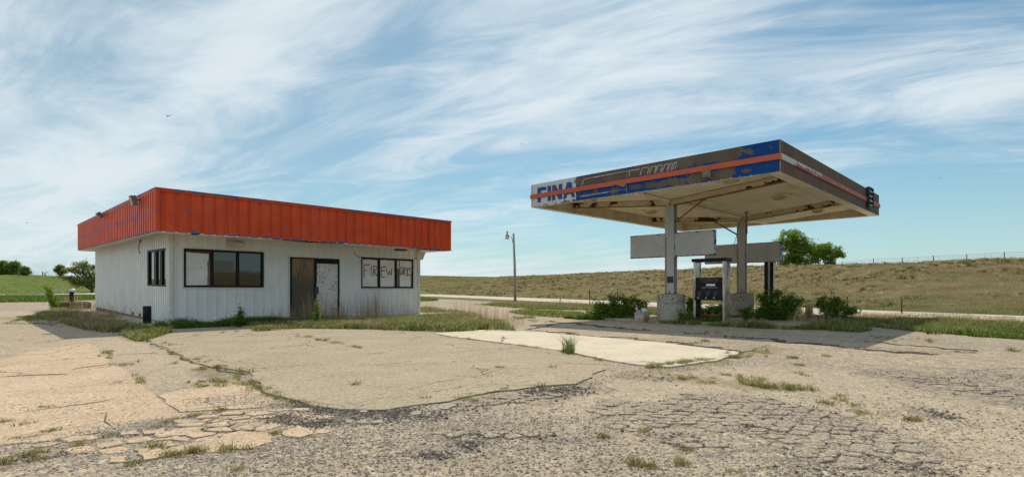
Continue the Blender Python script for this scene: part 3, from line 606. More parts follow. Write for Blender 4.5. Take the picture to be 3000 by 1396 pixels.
for (x, y) in ((FX0, FY0), (FX1, FY0), (FX0, FY1), (FX1, FY1)):
    sx = -1 if x < 1 else 1; sy = -1 if y < 1 else 1; mb = MB()
    mb.box(min(x + sx * .034, x - sx * .06), max(x + sx * .034, x - sx * .06), y + sy * .006 if sy > 0 else y - .034, y + .034 if sy > 0 else y - .006, FZ0 + .001, FZ1 - .101)
    mb.build('fascia_corner', M_red, shop, shear)
MB().box(FX0 + .07, FX1 - .07, FY0 + .07, FY1 - .07, FZ1 - .25, FZ1 - .2).build('roof', simple('roof_tin', (.5, .5, .48), (.35, .3, .25), 1, .6), shop, shear)
# soffit: flat ring with a sloping drip band behind the fascia
mb = MB(); zs = WH - .01
def ring4(x0, x1, y0, y1, z): return [(x0, y0, z), (x1, y0, z), (x1, y1, z), (x0, y1, z)]
mb.rings([ring4(FX0 + .02, FX1 - .02, FY0 + .02, FY1 - .02, FZ0 + .02), ring4(FX0 + .03, FX1 - .03, FY0 + .03, FY1 - .03, FZ0 - .035), ring4(FX0 + .22, FX1 - .22, FY0 + .30, FY1 - .2, zs - .055), ring4(.0, WU, .0, WV, zs + .02)], cap=False)
mb.build('soffit', M_soff, shop, shear)
# torn soffit edges hanging under the fascia
u0, z0_ = fr(1168, 731, -1.3); mb = MB().box(u0, u0 + .42, -1.29, -.95, FZ0 - .13, FZ0 - .06); mb.build('hanging_board', simple('dark_board', (.09, .075, .06), (.05, .04, .035), 5), shop, shear)
for a, b in ((.2, .5), (2.6, 5.4), (8.2, 10.7)):
    mb = MB().add([(a, FY0 + .004, FZ0 + .0), (b, FY0 + .004, FZ0 + .0), (b, FY0 + .006, FZ0 - .012), ((a + b) / 2, FY0 + .006, FZ0 - .05), (a, FY0 + .006, FZ0 - .008)], [(0, 1, 2, 3, 4), (4, 3, 2, 1, 0)])
    mb.build('torn_flashing', M_black, shop, shear)

# --- glass and boards
mg = Mat('dark_glass', .03, .9); mg.color((.012, .013, .012)); mg.set('IOR', 1.6); mg.bump(mg.noise(1.3, 2, .5), .05, .02); M_glass = mg.m
M_glass2 = M_glass
def mat_whiteboard(name, lowspeck=True, c=(.82, .81, .79), k=.03, redd=False):
    m = Mat(name, .75, .3); x, y, z = m.sep(); base = m.mix(m.step(m.noise(2, 5, .6), .3, .7), c, tuple(q * .86 for q in c))
    n = m.noise(13, 7, .78, co=m.map((1.4, 1.4, .8))); n2 = m.noise(1.4, 3, .5)
    th = m.math('ADD', n, m.math('MULTIPLY', m.math('SUBTRACT', n2, .5), .35)); th = m.math('ADD', th, k)
    base = m.mix(m.step(th, .63, .67, 0, .8), base, (.16, .15, .14)); 
    if redd: base = m.mix(m.step(m.math('ADD', m.noise(9, 6, .75), m.step(z, 1.25, .95, 0, .14)), .72, .74, 0, .85), base, (.15, .045, .03))
    m.color(base); m.bump(n, .3, .006); return m.m
M_wb = mat_whiteboard('peeling_white_board', redd=True); M_wb2 = mat_whiteboard('flaking_white_door', k=.10, c=(.76, .76, .74)); M_wb3 = mat_whiteboard('painted_white_board', k=.03, c=(.80, .79, .77))
def mat_ply():
    m = Mat('weathered_plywood', .8, .2); x, y, z = m.sep(); co = m.map((9, 9, 1.1), co=warp(m, .25, 2.2)); w_ = m.N.new('ShaderNodeTexWave'); w_.inputs['Scale'].default_value = .55; w_.inputs['Distortion'].default_value = 9; w_.inputs['Detail'].default_value = 4
    m.L.new(co, w_.inputs[0]); gg = w_.outputs['Fac']; hi = m.step(z, 1.2, 2.1)
    dark = m.mix(gg, (.085, .075, .062), (.15, .13, .105)); warm = m.mix(gg, (.24, .13, .06), (.45, .31, .18))
    base = m.mix(m.math('MULTIPLY', hi, m.step(m.noise(3, 5, .6, co=m.map((1, 1, .3))), .3, .6, .35, 1)), dark, warm)
    base = m.mix(m.step(m.noise(5, 5, .7, co=m.map((1, 1, .25))), .62, .72, 0, .7), base, (.30, .13, .045)); m.color(base); m.bump(gg, .3, .004); return m.m
M_ply = mat_ply(); M_wood = simple('grey_wood', (.25, .21, .17), (.16, .13, .10), 9, .85, .2, stretch=(1, 1, .15)); M_redp = simple('red_letter_paint', (.36, .07, .045), (.50, .25, .20), 14, .7)
# frames: outer trim, black frame, mullions; local plane front (x=s, y outward negative)
def fbox(mb, u0, u1, z0, z1, d0, d1): mb.box(u0, u1, -d1, -d0, z0, z1)
def window_front(Wn, mull, fw=.07):
    u0, u1, z0, z1 = Wn; mb = MB()
    for a in ((u0, u1, z1 - fw, z1), (u0, u1, z0, z0 + fw), (u0, u0 + fw, z0 + fw, z1 - fw), (u1 - fw, u1, z0 + fw, z1 - fw)): fbox(mb, *a, -.05, .036)
    for a, b in mull: fbox(mb, a, b, z0 + fw, z1 - fw, -.048, .018)
    f = mb.build('window', M_black, shop, shear); tr = MB()
    for a in ((u0 - .035, u1 + .035, z1, z1 + .035), (u0 - .035, u1 + .035, z0 - .035, z0), (u0 - .035, u0, z0, z1), (u1, u1 + .035, z0, z1)): fbox(tr, *a, -.01, .043)
    tr.build('trim', M_trim, f, shear); return f
m1a, m1b = on_x_line(617, K)[0], on_x_line(626, K)[0]; m2a, m2b = on_x_line(693, K)[0], on_x_line(700.5, K)[0]
win = window_front(W1, [(m1a, m1b), (m2a, m2b)]); win['label'] = 'wide black window with one boarded bay and two dark panes'
MB().add([(m1b, .035, W1[2]), (m2a, .035, W1[2]), (m2a, .035, W1[3]), (m1b, .035, W1[3])], [(0, 1, 2, 3)]).build('pane', M_glass, win, shear)
MB().add([(m2b, .035, W1[2]), (W1[1], .035, W1[2]), (W1[1], .035, W1[3]), (m2b, .035, W1[3])], [(0, 1, 2, 3)]).build('pane', M_glass2, win, shear)
MB().box(W1[0] + .01, m1a, .03, .045, W1[2], W1[3]).build('brown_backing', simple('brown_ply', (.17, .085, .035), (.11, .06, .03), 4), win, shear)
def zpx(u, py, y=0):                            # height of a surveyed photo row at wall position u
    P = l2w(u, y, K); return zat(py, P[1]) - .1
b0 = W1[0] + .075; b1 = on_x_line(611, K)[0]; zt, zb = W1[3] - .115, W1[2] + .072
poly = [(b0, zb), (b0 + (b1 - b0) * .94, zb + .005), (b0 + (b1 - b0) * .95, zb + .62), (b0 + (b1 - b0) * .93, zb + .75), (b1, zt - .23), (b1 + .005, zt - .035), (b0 + (b1 - b0) * .6, zt - .03), (b0 + (b1 - b0) * .35, zt - .025), (b0 + .01, zt)]
poly = jag(poly, .012, .06, 9)
def plate(poly, y0, y1, name, mat, parent):
    mb = MB().prism([(p[0], p[1]) for p in poly], 0, y1 - y0); mb.v = [(p[0], y1 - p[2], p[1]) for p in mb.v]
    mb.f = [f[::-1] for f in mb.f] if False else mb.f; return mb.build(name, mat, parent, shear)
plate(poly, -.002, .014, 'peeling_board', M_wb, win)
MB().box(b1 - .035, m1a - .012, .012, .028, zb, zb + .86).build('wood_strip', M_wood, win, shear)
su0, su1 = on_x_line(630, K)[0], on_x_line(684.5, K)[0]
MB().box(su0, su1, .0285, .034, zpx(su0, 796), zpx(su0, 763)).build('paper_sign', simple('old_paper', (.15, .15, .125), (.13, .13, .11), 2, .5, .5), win, shear)
# side window
v0, v1, z0, z1 = W2; mb = MB()
for a in ((v0, v1, z1 - .07, z1), (v0, v1, z0, z0 + .06), (v0, v0 + .05, z0 + .06, z1 - .07), (v1 - .11, v1, z0 + .06, z1 - .07)): mb.box(-.03, .06, a[0], a[1], a[2], a[3])
for l, r in ((453.5, 459.5), (470, 476.5)):
    q0, q1 = on_y_line(r, K)[0], on_y_line(l, K)[0]; mb.box(-.025, .058, q0, q1, z0 + .06, z1 - .07)
sw = mb.build('window', M_black, shop, shear); sw['label'] = 'narrow three pane window by the corner on the long side'
tr = MB()
for a in ((v0 - .035, v1 + .035, z1, z1 + .035), (v0 - .035, v1 + .035, z0 - .035, z0), (v0 - .035, v0, z0, z1), (v1, v1 + .035, z0, z1)): tr.box(-.034, .01, a[0], a[1], a[2], a[3])
tr.build('trim', M_trim, sw, shear)
for l, r in ((440, 453.5), (459.5, 470), (476.5, 488.5)):
    q0, q1 = on_y_line(r, K)[0], on_y_line(l, K)[0]; MB().add([(.02, q0, z0), (.02, q1, z0), (.02, q1, z1), (.02, q0, z1)], [(3, 2, 1, 0)]).build('pane', M_glass, sw, shear)
# fireworks window
ma, mb_ = (on_x_line(1105.5, K)[0], on_x_line(1113.6, K)[0]), (on_x_line(1155.3, K)[0], on_x_line(1162.3, K)[0])
w3 = window_front(W3, [ma, mb_], .065); w3['label'] = 'boarded window with red hand painted letters'
z0, z1 = W3[2], W3[3]
MB().box(W3[0], W3[1], .045, .055, z0, z1).build('dark_interior', M_black, w3, shear)
bds = []
for l, r in ((1061, 1105.2), (1113.8, 1155.2), (1171, 1206)):
    q0, q1 = on_x_line(l, K)[0], on_x_line(r, K)[0]; pl = jag([(q0, z0 + .07), (q1, z0 + .07), (q1, z1 - .085), (q0, z1 - .08)], .012, .08, int(l)); bds.append(plate(pl, -.004, .012, 'painted_board', M_wb3, w3))
q0, q1 = on_x_line(1162.6, K)[0], on_x_line(1169.5, K)[0]; MB().box(q0, q1, .02, .03, z0 + .07, z0 + .86).build('wood_strip', M_wood, w3, shear); MB().box(q0, q1, .02, .03, z0 + .861, z1 - .07).build('pale_strip', M_trim, w3, shear)
q0, q1 = on_x_line(1203, K)[0], on_x_line(1208, K)[0]; MB().box(q0, q1, -.008, -.0045, z0 + .07, z0 + .66).build('wood_edge', M_wood, w3, shear)
def stroke(mb, pts, wd, y):                     # flat brush stroke ribbon in the wall plane
    P = [Vector((p[0], p[1])) for p in pts]; L = []; Rr = []
    for i, p in enumerate(P):
        d = (P[min(i + 1, len(P) - 1)] - P[max(i - 1, 0)]).normalized(); n = Vector((-d.y, d.x)) * wd * random.uniform(.36, .6); L.append(p + n); Rr.append(p - n)
    for i in range(len(P) - 1):
        a, b, c, d = L[i], L[i + 1], Rr[i + 1], Rr[i]; mb.add([(a.x, y, a.y), (b.x, y, b.y), (c.x, y, c.y), (d.x, y, d.y)], [(0, 1, 2, 3), (3, 2, 1, 0)])
def dens(pts, k=4):
    o = []
    for a, b in zip(pts[:-1], pts[1:]):
        for i in range(k): o.append((a[0] + (b[0] - a[0]) * i / k + random.uniform(-1.5, 1.5), a[1] + (b[1] - a[1]) * i / k))
    return o + [pts[-1]]
LET = [[[(272, 408), (276, 700)], [(260, 414), (382, 410)], [(276, 537), (348, 530)]], [[(430, 430), (428, 668)]], [[(485, 432), (484, 662)], [(485, 440), (540, 442), (552, 478), (540, 520), (492, 548), (520, 600), (556, 656)]]], \
      [[[(655, 455), (655, 690)], [(638, 462), (758, 458)], [(655, 548), (722, 534)], [(655, 682), (738, 682)]], [[(755, 500), (797, 642), (830, 548), (862, 648), (884, 490)]]], \
      [[[(1078, 465), (1072, 640), (1108, 606), (1114, 466), (1076, 466)]], [[(1142, 472), (1138, 642)], [(1142, 476), (1186, 482), (1178, 524), (1146, 556), (1194, 642)]], [[(1218, 468), (1218, 668)], [(1258, 480), (1218, 560), (1256, 656)]], [[(1312, 478), (1272, 492), (1280, 548), (1318, 592), (1306, 652), (1258, 640)]]]
for bi, grp in enumerate(LET):
    for letter in grp:
        mb = MB()
        for st in letter:
            pp = [fr(1030 + a / 7.4957, 720 + b / 7.4957, 0) for a, b in dens(st)]; stroke(mb, pp, .044, -.0075 if bi == 2 else -.0065)
        mb.build('letter', M_redp, bds[bi], shear)
# make letters children of the window boards but lift them off the board face
# --- double door
d0, d1, dz0, dz1 = DR; dm0, dm1 = on_x_line(920.3, K)[0], on_x_line(926.3, K)[0]; fw = .06; mb = MB()
for a in ((d0, d1, dz1 - .05, dz1), (d0, d0 + .085, dz0, dz1 - .05), (d1 - .055, d1, dz0, dz1 - .05), (dm0, dm1, dz0, dz1 - .05), (dm1, d1 - .055, dz1 - .20, dz1 - .05)): fbox(mb, *a, -.05, .036)
door = mb.build('door', M_black, shop, shear); door['label'] = 'double entrance boarded with plywood and a flaking white leaf'
MB().box(d0 + .085, dm0, .012, .03, dz0, dz1 - .05).build('plywood_sheet', M_ply, door, shear)
plate(jag([(dm1, dz0 + .04), (d1 - .075, dz0 + .04), (d1 - .06, dz1 - .215), (dm1 + .03, dz1 - .205)], .008, .15, 4), -.006, .012, 'white_leaf', M_wb2, door)
MB().box(dm1, d1 - .055, .03, .04, dz0, dz1 - .2).build('backing', M_black, door, shear)
l0, l1 = on_x_line(923.5, K)[0], on_x_line(932, K)[0]; MB().bbox(l0 - .03, l1, -.05, -.022, zpx(l0, 860), zpx(l0, 839.5), .006).build('lock_plate', simple('rusty_lock', (.05, .045, .042), (.09, .06, .045), 8, .6), door, shear)
tr = MB()
for a in ((d0 - .035, d1 + .035, dz1, dz1 + .035), (d0 - .035, d0, dz0, dz1), (d1, d1 + .035, dz0, dz1)): fbox(tr, *a, -.01, .043)
tr.build('trim', M_trim, door, shear)
MB().box(d0 - .2, d1 + .4, -.3, -.03, -.001, .05).build('threshold', M_pad, door)
# small fittings
u0, u1 = on_x_line(674, K, -.25)[0], on_x_line(709, K, -.25)[0]; mb = MB()
mb.rings([[(u0, -.30, 2.57), (u1, -.32, 2.55), (u1, -.14, 2.60), (u0, -.14, 2.60)], [(u0 + .02, -.42, 2.74), (u1 + .03, -.42, 2.73), (u1, -.14, 2.80), (u0 - .05, -.14, 2.80)]])
mb.build('wall_light', simple('white_tin', (.62, .59, .54), (.5, .46, .4), 4, .5), shop, shear)
u0, u1 = on_x_line(1219, K, -.05)[0], on_x_line(1236, K, -.05)[0]; zb = zpx(u0, 760)
mb = MB(); mb.rings([[(u0, -.12, zb), (u1, -.12, zb), (u1 + .17, -.12, WH - .1), (u0 - .02, -.12, WH - .1)], [(u0, -.001, zb), (u1, -.001, zb), (u1 + .17, -.001, WH - .1), (u0 - .02, -.001, WH - .1)]]); mb.build('corner_bracket', M_trim, shop, shear)
def wire(name, pts, r=.008, parent=shop, mat=M_black): return MB().tube(pts, r, 6).build(name, mat, parent, shear)
wr = [fr(*p) for p in ((1036, 733), (1037, 740), (1043, 747), (1050, 752), (1056, 753), (1060, 750), (1063, 751))]; wire('wire', [(a, -.035, b) for a, b in wr], .010)
wr = [fr(*p) for p in ((1221, 737), (1220, 745), (1217, 754), (1213, 758), (1208, 759), (1200, 757))]; wire('wire', [(a, -.035, b) for a, b in wr], .009)
wr = [sd_(*p) for p in ((419, 703), (416, 708), (413, 718), (411, 728), (413, 736), (416, 741))]; wire('wire', [(-.06, a, b) for a, b in wr], .013)
v_, z_ = sd_(418, 704); MB().box(-.10, -.025, v_ - .05, v_ + .05, z_ - .02, z_ + .08).build('junction_box', M_black, shop, shear)
for px, py in ((394, 920), (415, 925), (289, 906)):
    v_, z_ = sd_(px, py); MB().bbox(-.10, -.024, v_ - .045, v_ + .045, z_ - .06, z_ + .10, .01).build('meter_box', simple('meter', (.12, .13, .15), (.2, .2, .2), 8, .5), shop, shear)
def flood(px, py, ry, size, nm='floodlight'):
    v_, z_ = sd_(px, py, FX0); x0 = FX0 - .03; mb = MB(); a = size / 2; t = ry
    def rot(p): x, y, z = p; return (x0 - .16 + x * math.cos(t) - z * math.sin(t), v_ + y, z_ + x * math.sin(t) + z * math.cos(t))
    for (x0_, x1_, y0_, y1_, z0_, z1_) in ((-.06, .05, -a, a, -a, a), (-.09, -.06, -a * 1.12, a * 1.12, -a * 1.1, a * 1.1)):
        q = MB().box(x0_, x1_, y0_, y1_, z0_, z1_); mb.add([rot(p) for p in q.v], q.f)
    mb.tube([rot((.05, 0, 0)), (x0 + .02, v_, z_ + .05)], .022)
    f = mb.build(nm, simple('bronze_lamp', (.16, .10, .07), (.24, .16, .11), 6, .5), shop, shear)
    q = MB().box(-.094, -.0905, -a * .9, a * .9, -a * .88, a * .88); MB().add([rot(p) for p in q.v], q.f).build('lens', simple('old_lens', (.22, .18, .14), None, 4, .3, .5), f, shear)
flood(414, 589, .25, .30); flood(311, 630, .75, .24)

# ================================================================ canopy
C0 = (7.37, 14.80); CW, CL = 12.46, 9.28; CB, CT = 4.435, 5.325; YV = 4.60
P1X, P2X = 2.49, 9.02
can = empty('gas_station_canopy', (C0[0], C0[1], 0), AX, 'flat square fuel canopy with peeling blue and brown edge on two grey columns', 'canopy')
def cf(px, py, x=0.0): v, Z = on_y_line(px, C0, x); return v, zat(py, Z)        # long lettered face
def cr(px, py, y=0.0): u, Z = on_x_line(px, C0, y); return u, zat(py, Z)        # right face
BZ0, BZ1 = 4.775, 4.935
def mat_fascia():
    m = Mat('peeled_fascia', .7, .15); x, y, z = m.sep(); up = m.step(z, 4.84, 4.86)
    br = m.mix(m.step(m.noise(1.2, 4, .6), .35, .65), (.105, .080, .060), (.135, .105, .080)); bl = m.mix(m.noise(2, 3, .5), (.003, .042, .19), (.005, .062, .25))
    n = m.noise(2.3, 7, .58, co=m.map((1, 1, 1.5))); n2 = m.noise(7, 5, .6, co=m.map(loc=(9, 2, 4)))
    left = m.step(y, 3.6, 4.6)                  # bay under the striped emblem keeps more blue low down
    b = m.math('MULTIPLY', m.step(y, 1.45, .25), .30)
    b = m.math('ADD', b, m.step(m.math('ABSOLUTE', m.math('SUBTRACT', z, 4.855)), .24, .07, 0, .17))
    b = m.math('ADD', b, m.step(z, 4.60, 4.45, 0, .20)); b = m.math('ADD', b, m.step(z, 5.24, 5.32, 0, .16))
    b = m.math('ADD', b, m.math('MULTIPLY', m.math('MULTIPLY', left, m.step(z, 4.80, 4.72)), .13))
    b = m.math('ADD', b, m.math('MULTIPLY', m.math('MULTIPLY', m.step(y, 4.0, 4.2), m.step(z, 4.95, 5.0)), -.05))
    v = m.math('ADD', m.math('ADD', n, b), m.math('MULTIPLY', m.math('SUBTRACT', n2, .5), .25)); c = m.mix(m.step(v, .645, .655), br, bl)
    edge = m.math('ADD', m.step(z, 4.50, 4.44), m.step(z, 5.29, 5.325, 0, .6)); fl = m.step(m.math('ADD', m.noise(16, 4, .7), m.math('MULTIPLY', edge, .13)), .69, .70)
    c = m.mix(fl, c, (.52, .53, .50)); seam = m.step(m.math('ABSOLUTE', m.math('SUBTRACT', m.math('FRACT', m.math('DIVIDE', m.math('SUBTRACT', y, .38), 1.22)), .5)), .006, .004)
    c = m.mix(m.math('MULTIPLY', seam, .6), c, (.01, .04, .13)); m.color(c); return m.m
def mat_fascia_right():
    m = Mat('weathered_brown_fascia', .75, .12); x, y, z = m.sep()
    c = m.mix(m.step(m.noise(2.5, 5, .65, co=m.map((1, 1, .12))), .3, .7), (.125, .080, .058), (.165, .110, .082)); c = m.mix(m.step(x, 7.9, 7.92), c, m.mix(m.noise(3, 4, .6), (.095, .078, .068), (.125, .105, .092)))
    e = m.math('ADD', m.step(z, 4.50, 4.44), m.step(z, 5.27, 5.32)); b = m.step(m.math('ADD', m.noise(6, 5, .7), m.math('MULTIPLY', m.math('MULTIPLY', e, m.step(x, 7.85, 7.95)), .22)), .66, .68)
    c = m.mix(m.math('MULTIPLY', b, m.step(x, 7.85, 7.95)), c, (.02, .11, .30)); seam = m.step(m.math('ABSOLUTE', m.math('SUBTRACT', m.math('FRACT', m.math('DIVIDE', m.math('ADD', x, 1.1), 3.02)), .5)), .004, .002)
    c = m.mix(seam, c, (.04, .03, .028)); m.color(c); return m.m
def mat_white_panel():
    m = Mat('peeled_white_panel', .6, .35); x, y, z = m.sep(); n = m.noise(3.2, 7, .62); n2 = m.noise(13, 5, .65); low = m.step(z, 4.62, 4.44, 0, .11)
    rt = m.step(y, WP + .25, WP, 0, .06); v = m.math('ADD', m.math('ADD', m.math('MULTIPLY', n, .7), m.math('MULTIPLY', n2, .3)), m.math('ADD', low, rt))
    c = m.mix(m.step(v, .625, .63), (.54, .55, .53), m.mix(m.step(n2, .48, .52), (.085, .068, .055), (.01, .07, .25))); m.color(c); return m.m
M_fasc, M_fascr = mat_fascia(), mat_fascia_right(); WP = cf(1687.3, 520)[0]; M_orange = simple('orange_band', (.50, .095, .030), (.44, .08, .027), 2, .5, .4)
M_faint = simple('cream_underside', (.84, .78, .64), (.72, .65, .51), 1.3, .7, .25); M_inner = simple('cream_inner', (.68, .59, .44), (.55, .46, .32), 1.6, .75, .2, stretch=(1, 1, .3))
# faces: four separate panels meeting at the corners
t = .05
def facepanel(name, x0, x1, y0, y1, mat): return MB().box(x0, x1, y0, y1, CB, CT).build(name, mat, can)
facepanel('edge_panel', 0, t, t, WP - .001, M_fasc)
facepanel('edge_panel', t * .3, CW, 0, t - .002, M_fascr)
facepanel('edge_panel', 0, CW, CL - t + .002, CL, M_fascr); facepanel('edge_panel', CW - t, CW, t, CL - t, M_fascr)
facepanel('white_panel', -.003, t, WP + .001, CL - t, mat_white_panel())
MB().box(-.012, .0145, -.012, .001, CB, CT).build('corner_strip', simple('corner_strip', (.40, .42, .44), (.02, .09, .28), 12, .5), can)
# projecting band
MB().box(-.045, -.004, -.045, CL + .03, BZ0, BZ1).build('orange_band', M_orange, can)
mrb = Mat('peeling_red_band', .6, .4); x, y, z = mrb.sep(); nn = mrb.noise(3.2, 5, .62, co=mrb.map((1, 1, 2.5)))
vv = mrb.math('ADD', nn, mrb.math('ADD', mrb.step(x, 1.25, .55, 0, .5), mrb.math('MULTIPLY', mrb.step(x, 4.6, 3.2, 0, .22), mrb.step(z, 4.80, 4.92, .2, 1)))); mrb.color(mrb.mix(mrb.step(vv, .64, .65), mrb.mix(mrb.noise(1.5, 3, .6), (.34, .075, .065), (.40, .10, .085)), (.50, .51, .50)))
us0, us1 = cr(2546, 600, -.11)[0], cr(2558, 600, -.11)[0]
MB().box(-.002, us0 - .02, -.045, -.004, BZ0, BZ1).box(us1 + .06, CW + .03, -.045, -.004, BZ0, BZ1).build('red_band', mrb.m, can)
MB().box(CW - .001 + .005, CW + .04, -.003, CL, BZ0, BZ1).box(.002, CW, CL + .004, CL + .04, BZ0, BZ1).build('rear_band', M_orange, can)
# lettering on the white panel
M_blue = Mat('faded_blue_letter', .6, .3); nb = M_blue.noise(3.6, 6, .6); M_blue.color(M_blue.mix(M_blue.step(nb, .56, .57), (.004, .07, .29), (.10, .08, .06))); M_blue = M_blue.m
def glyph(name, polys, mat, lift=.007):
    mb = MB()
    for pl in polys:
        q = [cf(1500 + a / 7.495, 480 + b / 7.495) for a, b in pl]; q = jag(q, .012, .035, len(pl) + int(pl[0][0])); m2 = MB().prism(q, 0, .004); mb.add([(-lift - p[2], p[0], p[1]) for p in m2.v], m2.f)
    return mb.build(name, mat, can)
glyph('letter', [[(563, 524), (636, 512), (636, 843), (562, 853)], [(636.5, 512), (756, 494), (756, 574), (636.5, 588)], [(636.5, 665), (735, 652), (735, 725), (636.5, 738)]], M_blue)
glyph('letter', [[(783, 487), (862, 476), (860, 808), (783, 815)]], M_blue)
glyph('letter', [[(885, 468), (962, 457), (962, 600), (950, 795), (880, 802)], [(962.5, 457), (1028, 610), (1028, 775), (962.5, 640)], [(1028.5, 442), (1104, 431), (1104, 768), (1028.5, 780)]], M_blue)
glyph('letter', [[(1207, 405), (1255, 400), (1255, 500), (1195, 754), (1125, 768)], [(1255.5, 400), (1300, 395), (1390, 722), (1318, 732), (1255.5, 500)], [(1216, 672), (1225, 610), (1285, 602), (1302, 660)]], M_blue)
# striped speed emblem outlines
M_wl = simple('flaked_white_line', (.66, .67, .65), (.52, .52, .50), 14, .7); M_rl = simple('flaked_red_line', (.42, .045, .03), (.30, .05, .03), 12, .7)
def lines(name, sets, wd, mat, x):
    for st in sets:
        mb = MB(); q = [cf(1540 + a / 5.6, 470 + b / 5.6) for a, b in dens(st, 5)]; tmp = MB(); stroke(tmp, q, wd, 0); mb.add([(x, p[0], p[2]) for p in tmp.v], tmp.f); mb.build(name, mat, can)
para = [[(1880, 245), (1915, 125), (2025, 112), (1995, 225)], [(2030, 220), (2065, 105), (2150, 90), (2115, 205)], [(2130, 200), (2175, 85), (2245, 70), (2210, 190)], [(2240, 185), (2290, 65), (2345, 55), (2310, 175)], [(2345, 165), (2370, 50), (2410, 45), (2385, 165)], [(2410, 155), (2445, 38), (2480, 32), (2450, 150)]]
lines('emblem_stripe', [[(915, 425), (958, 312), (1010, 295), (1320, 240), (1690, 172)], [(1690, 172), (1870, 142)], [(1705, 175), (1705, 270)], [(900, 590), (1330, 520)]] + para, .044, M_wl, -.006)
ins = [[(a[0][0] + 14, a[0][1] - 4), (a[1][0] + 12, a[1][1] + 12), (a[2][0] - 14, a[2][1] + 11), (a[3][0] - 12, a[3][1] - 3)] for a in para]
lines('emblem_stripe', [[(930, 420), (970, 322), (1320, 255), (1670, 186)]] + ins[:1] + ins[3:], .020, M_rl, -.009)
lines('emblem_stripe', [[(1330, 520), (1655, 468)], [(1660, 190), (1660, 530)]], .014, M_wl, -.006)
v_, z_ = cf(1811, 545); q = MB().rings([[(-.02, v_ - .35, z_ + .05), (-.02, v_ + .30, z_ + .09), (-.02, v_ - .28, z_ - .09)], [(-.05, v_ - .34, z_ + .03), (-.05, v_ + .22, z_ + .07), (-.06, v_ - .26, z_ - .05)]]); q.build('splintered_board', simple('splinter_wood', (.30, .18, .09), (.12, .07, .04), 9, .9, stretch=(1, .2, 1)), can)
# bottom return flange + inner faces
wdt = .34
mb = MB(); o_ = [(0.003, .003), (CW - .003, .003), (CW - .003, CL - .003), (.003, CL - .003)]
mb.rings([[(x, y, CB + .006) for x, y in o_], [(x, y, CB - .004) for x, y in o_], [(x, y, CB - .002) for x, y in ((.10, wdt), (CW - .2, wdt), (CW - .2, CL - .22), (.10, CL - .22))], [(x, y, CB + .03) for x, y in ((.10, wdt), (CW - .2, wdt), (CW - .2, CL - .22), (.10, CL - .22))]], cap=False)
mb.build('edge_return', M_faint, can)
mb = MB(); mb.rings([[(x, y, z) for x, y in ((.08, wdt - .03), (CW - .17, wdt - .03), (CW - .17, CL - .19), (.08, CL - .19))] for z in (CB + .02, CT - .12)], cap=False); mb.f = [f[::-1] for f in mb.f]; mb.build('inner_lining', M_inner, can)
# corrugated deck: shallow valley along the column line
def dz(y): return 4.475 + .088 * abs(y - YV)
mb = MB(); p = .305; xs = []; x = .085
while x < CW - .2:
    for a, h in ((0, 0), (.10, 0), (.12, .085), (.265, .085), (.285, 0)): xs.append((x + a, h))
    x += p
yy = [wdt - .02, YV - .035]; yz = [YV + .035, CL - .20]
for a, b in zip(xs[:-1], xs[1:]):
    for q in (yy, yz): mb.add([(a[0], q[0], dz(q[0]) + a[1]), (b[0], q[0], dz(q[0]) + b[1]), (b[0], q[1], dz(q[1]) + b[1]), (a[0], q[1], dz(q[1]) + a[1])], [(3, 2, 1, 0)])
mb.build('corrugated_deck', M_faint, can)
MB().box(.055, CW - .055, .06, CL - .06, CT - .07, CT - .03).build('roof_sheet', M_inner, can)
# gutter strip in the valley and beams across
def mat_beam():
    m = Mat('rusting_beam', .75, .25); x, y, z = m.sep(); c = m.mix(m.step(m.noise(2, 5, .6), .35, .65), (.66, .57, .42), (.55, .46, .32))
    n = m.noise(1.15, 6, .6, co=m.map((1, 1, 1.3), loc=(2.0, 1.35, 0))); far = m.step(x, 5, 8, 0, .055); edge = m.step(m.math('ABSOLUTE', m.math('SUBTRACT', y, YV)), 2.4, 3.3, 0, .07)
    c = m.mix(m.step(m.math('ADD', n, m.math('ADD', far, edge)), .60, .61), c, m.mix(m.step(m.noise(9, 4, .6), .4, .6), (.035, .018, .010), (.10, .045, .020)))
    m.color(c); m.bump(m.noise(12, 4, .6), .4, .01); return m.m
M_beam = mat_beam(); M_rust = simple('rusty_edge', (.16, .075, .03), (.28, .19, .10), 7, .85)
for bx in (P1X, P2X):
    mb = MB(); rust = MB()
    for sgn, ye in ((-1, wdt + .02), (1, CL - .21)):
        y0 = YV + sgn * .03
        def bz(y): return dz(y) - .005
        r0 = [(bx - .09, y0, bz(y0)), (bx + .09, y0, bz(y0)), (bx + .09, y0, bz(y0) - .19), (bx - .09, y0, bz(y0) - .19)]; r1 = [(a, ye, bz(ye) if i < 2 else bz(ye) - .19) for i, (a, _, _) in enumerate(r0)]
        mb.rings([r0, r1] if sgn < 0 else [r1, r0][::-1])
        q0 = [(bx - .10, y0, bz(y0) - .192), (bx + .10, y0, bz(y0) - .192), (bx + .10, y0, bz(y0) - .21), (bx - .10, y0, bz(y0) - .21)]; q1 = [(a, ye, z - bz(y0) + bz(ye)) for a, _, z in q0]; rust.rings([q0, q1])
    b_ = mb.build('beam', M_beam, can); rust.build('flange', M_rust, b_)
mb = MB().box(.1, P1X - .10, YV - .06, YV + .06, 4.40, 4.47).box(P1X + .10, P2X - .10, YV - .06, YV + .06, 4.38, 4.47).box(P2X + .10, CW - .2, YV - .06, YV + .06, 4.40, 4.47); mb.build('valley_beam', M_faint, can)
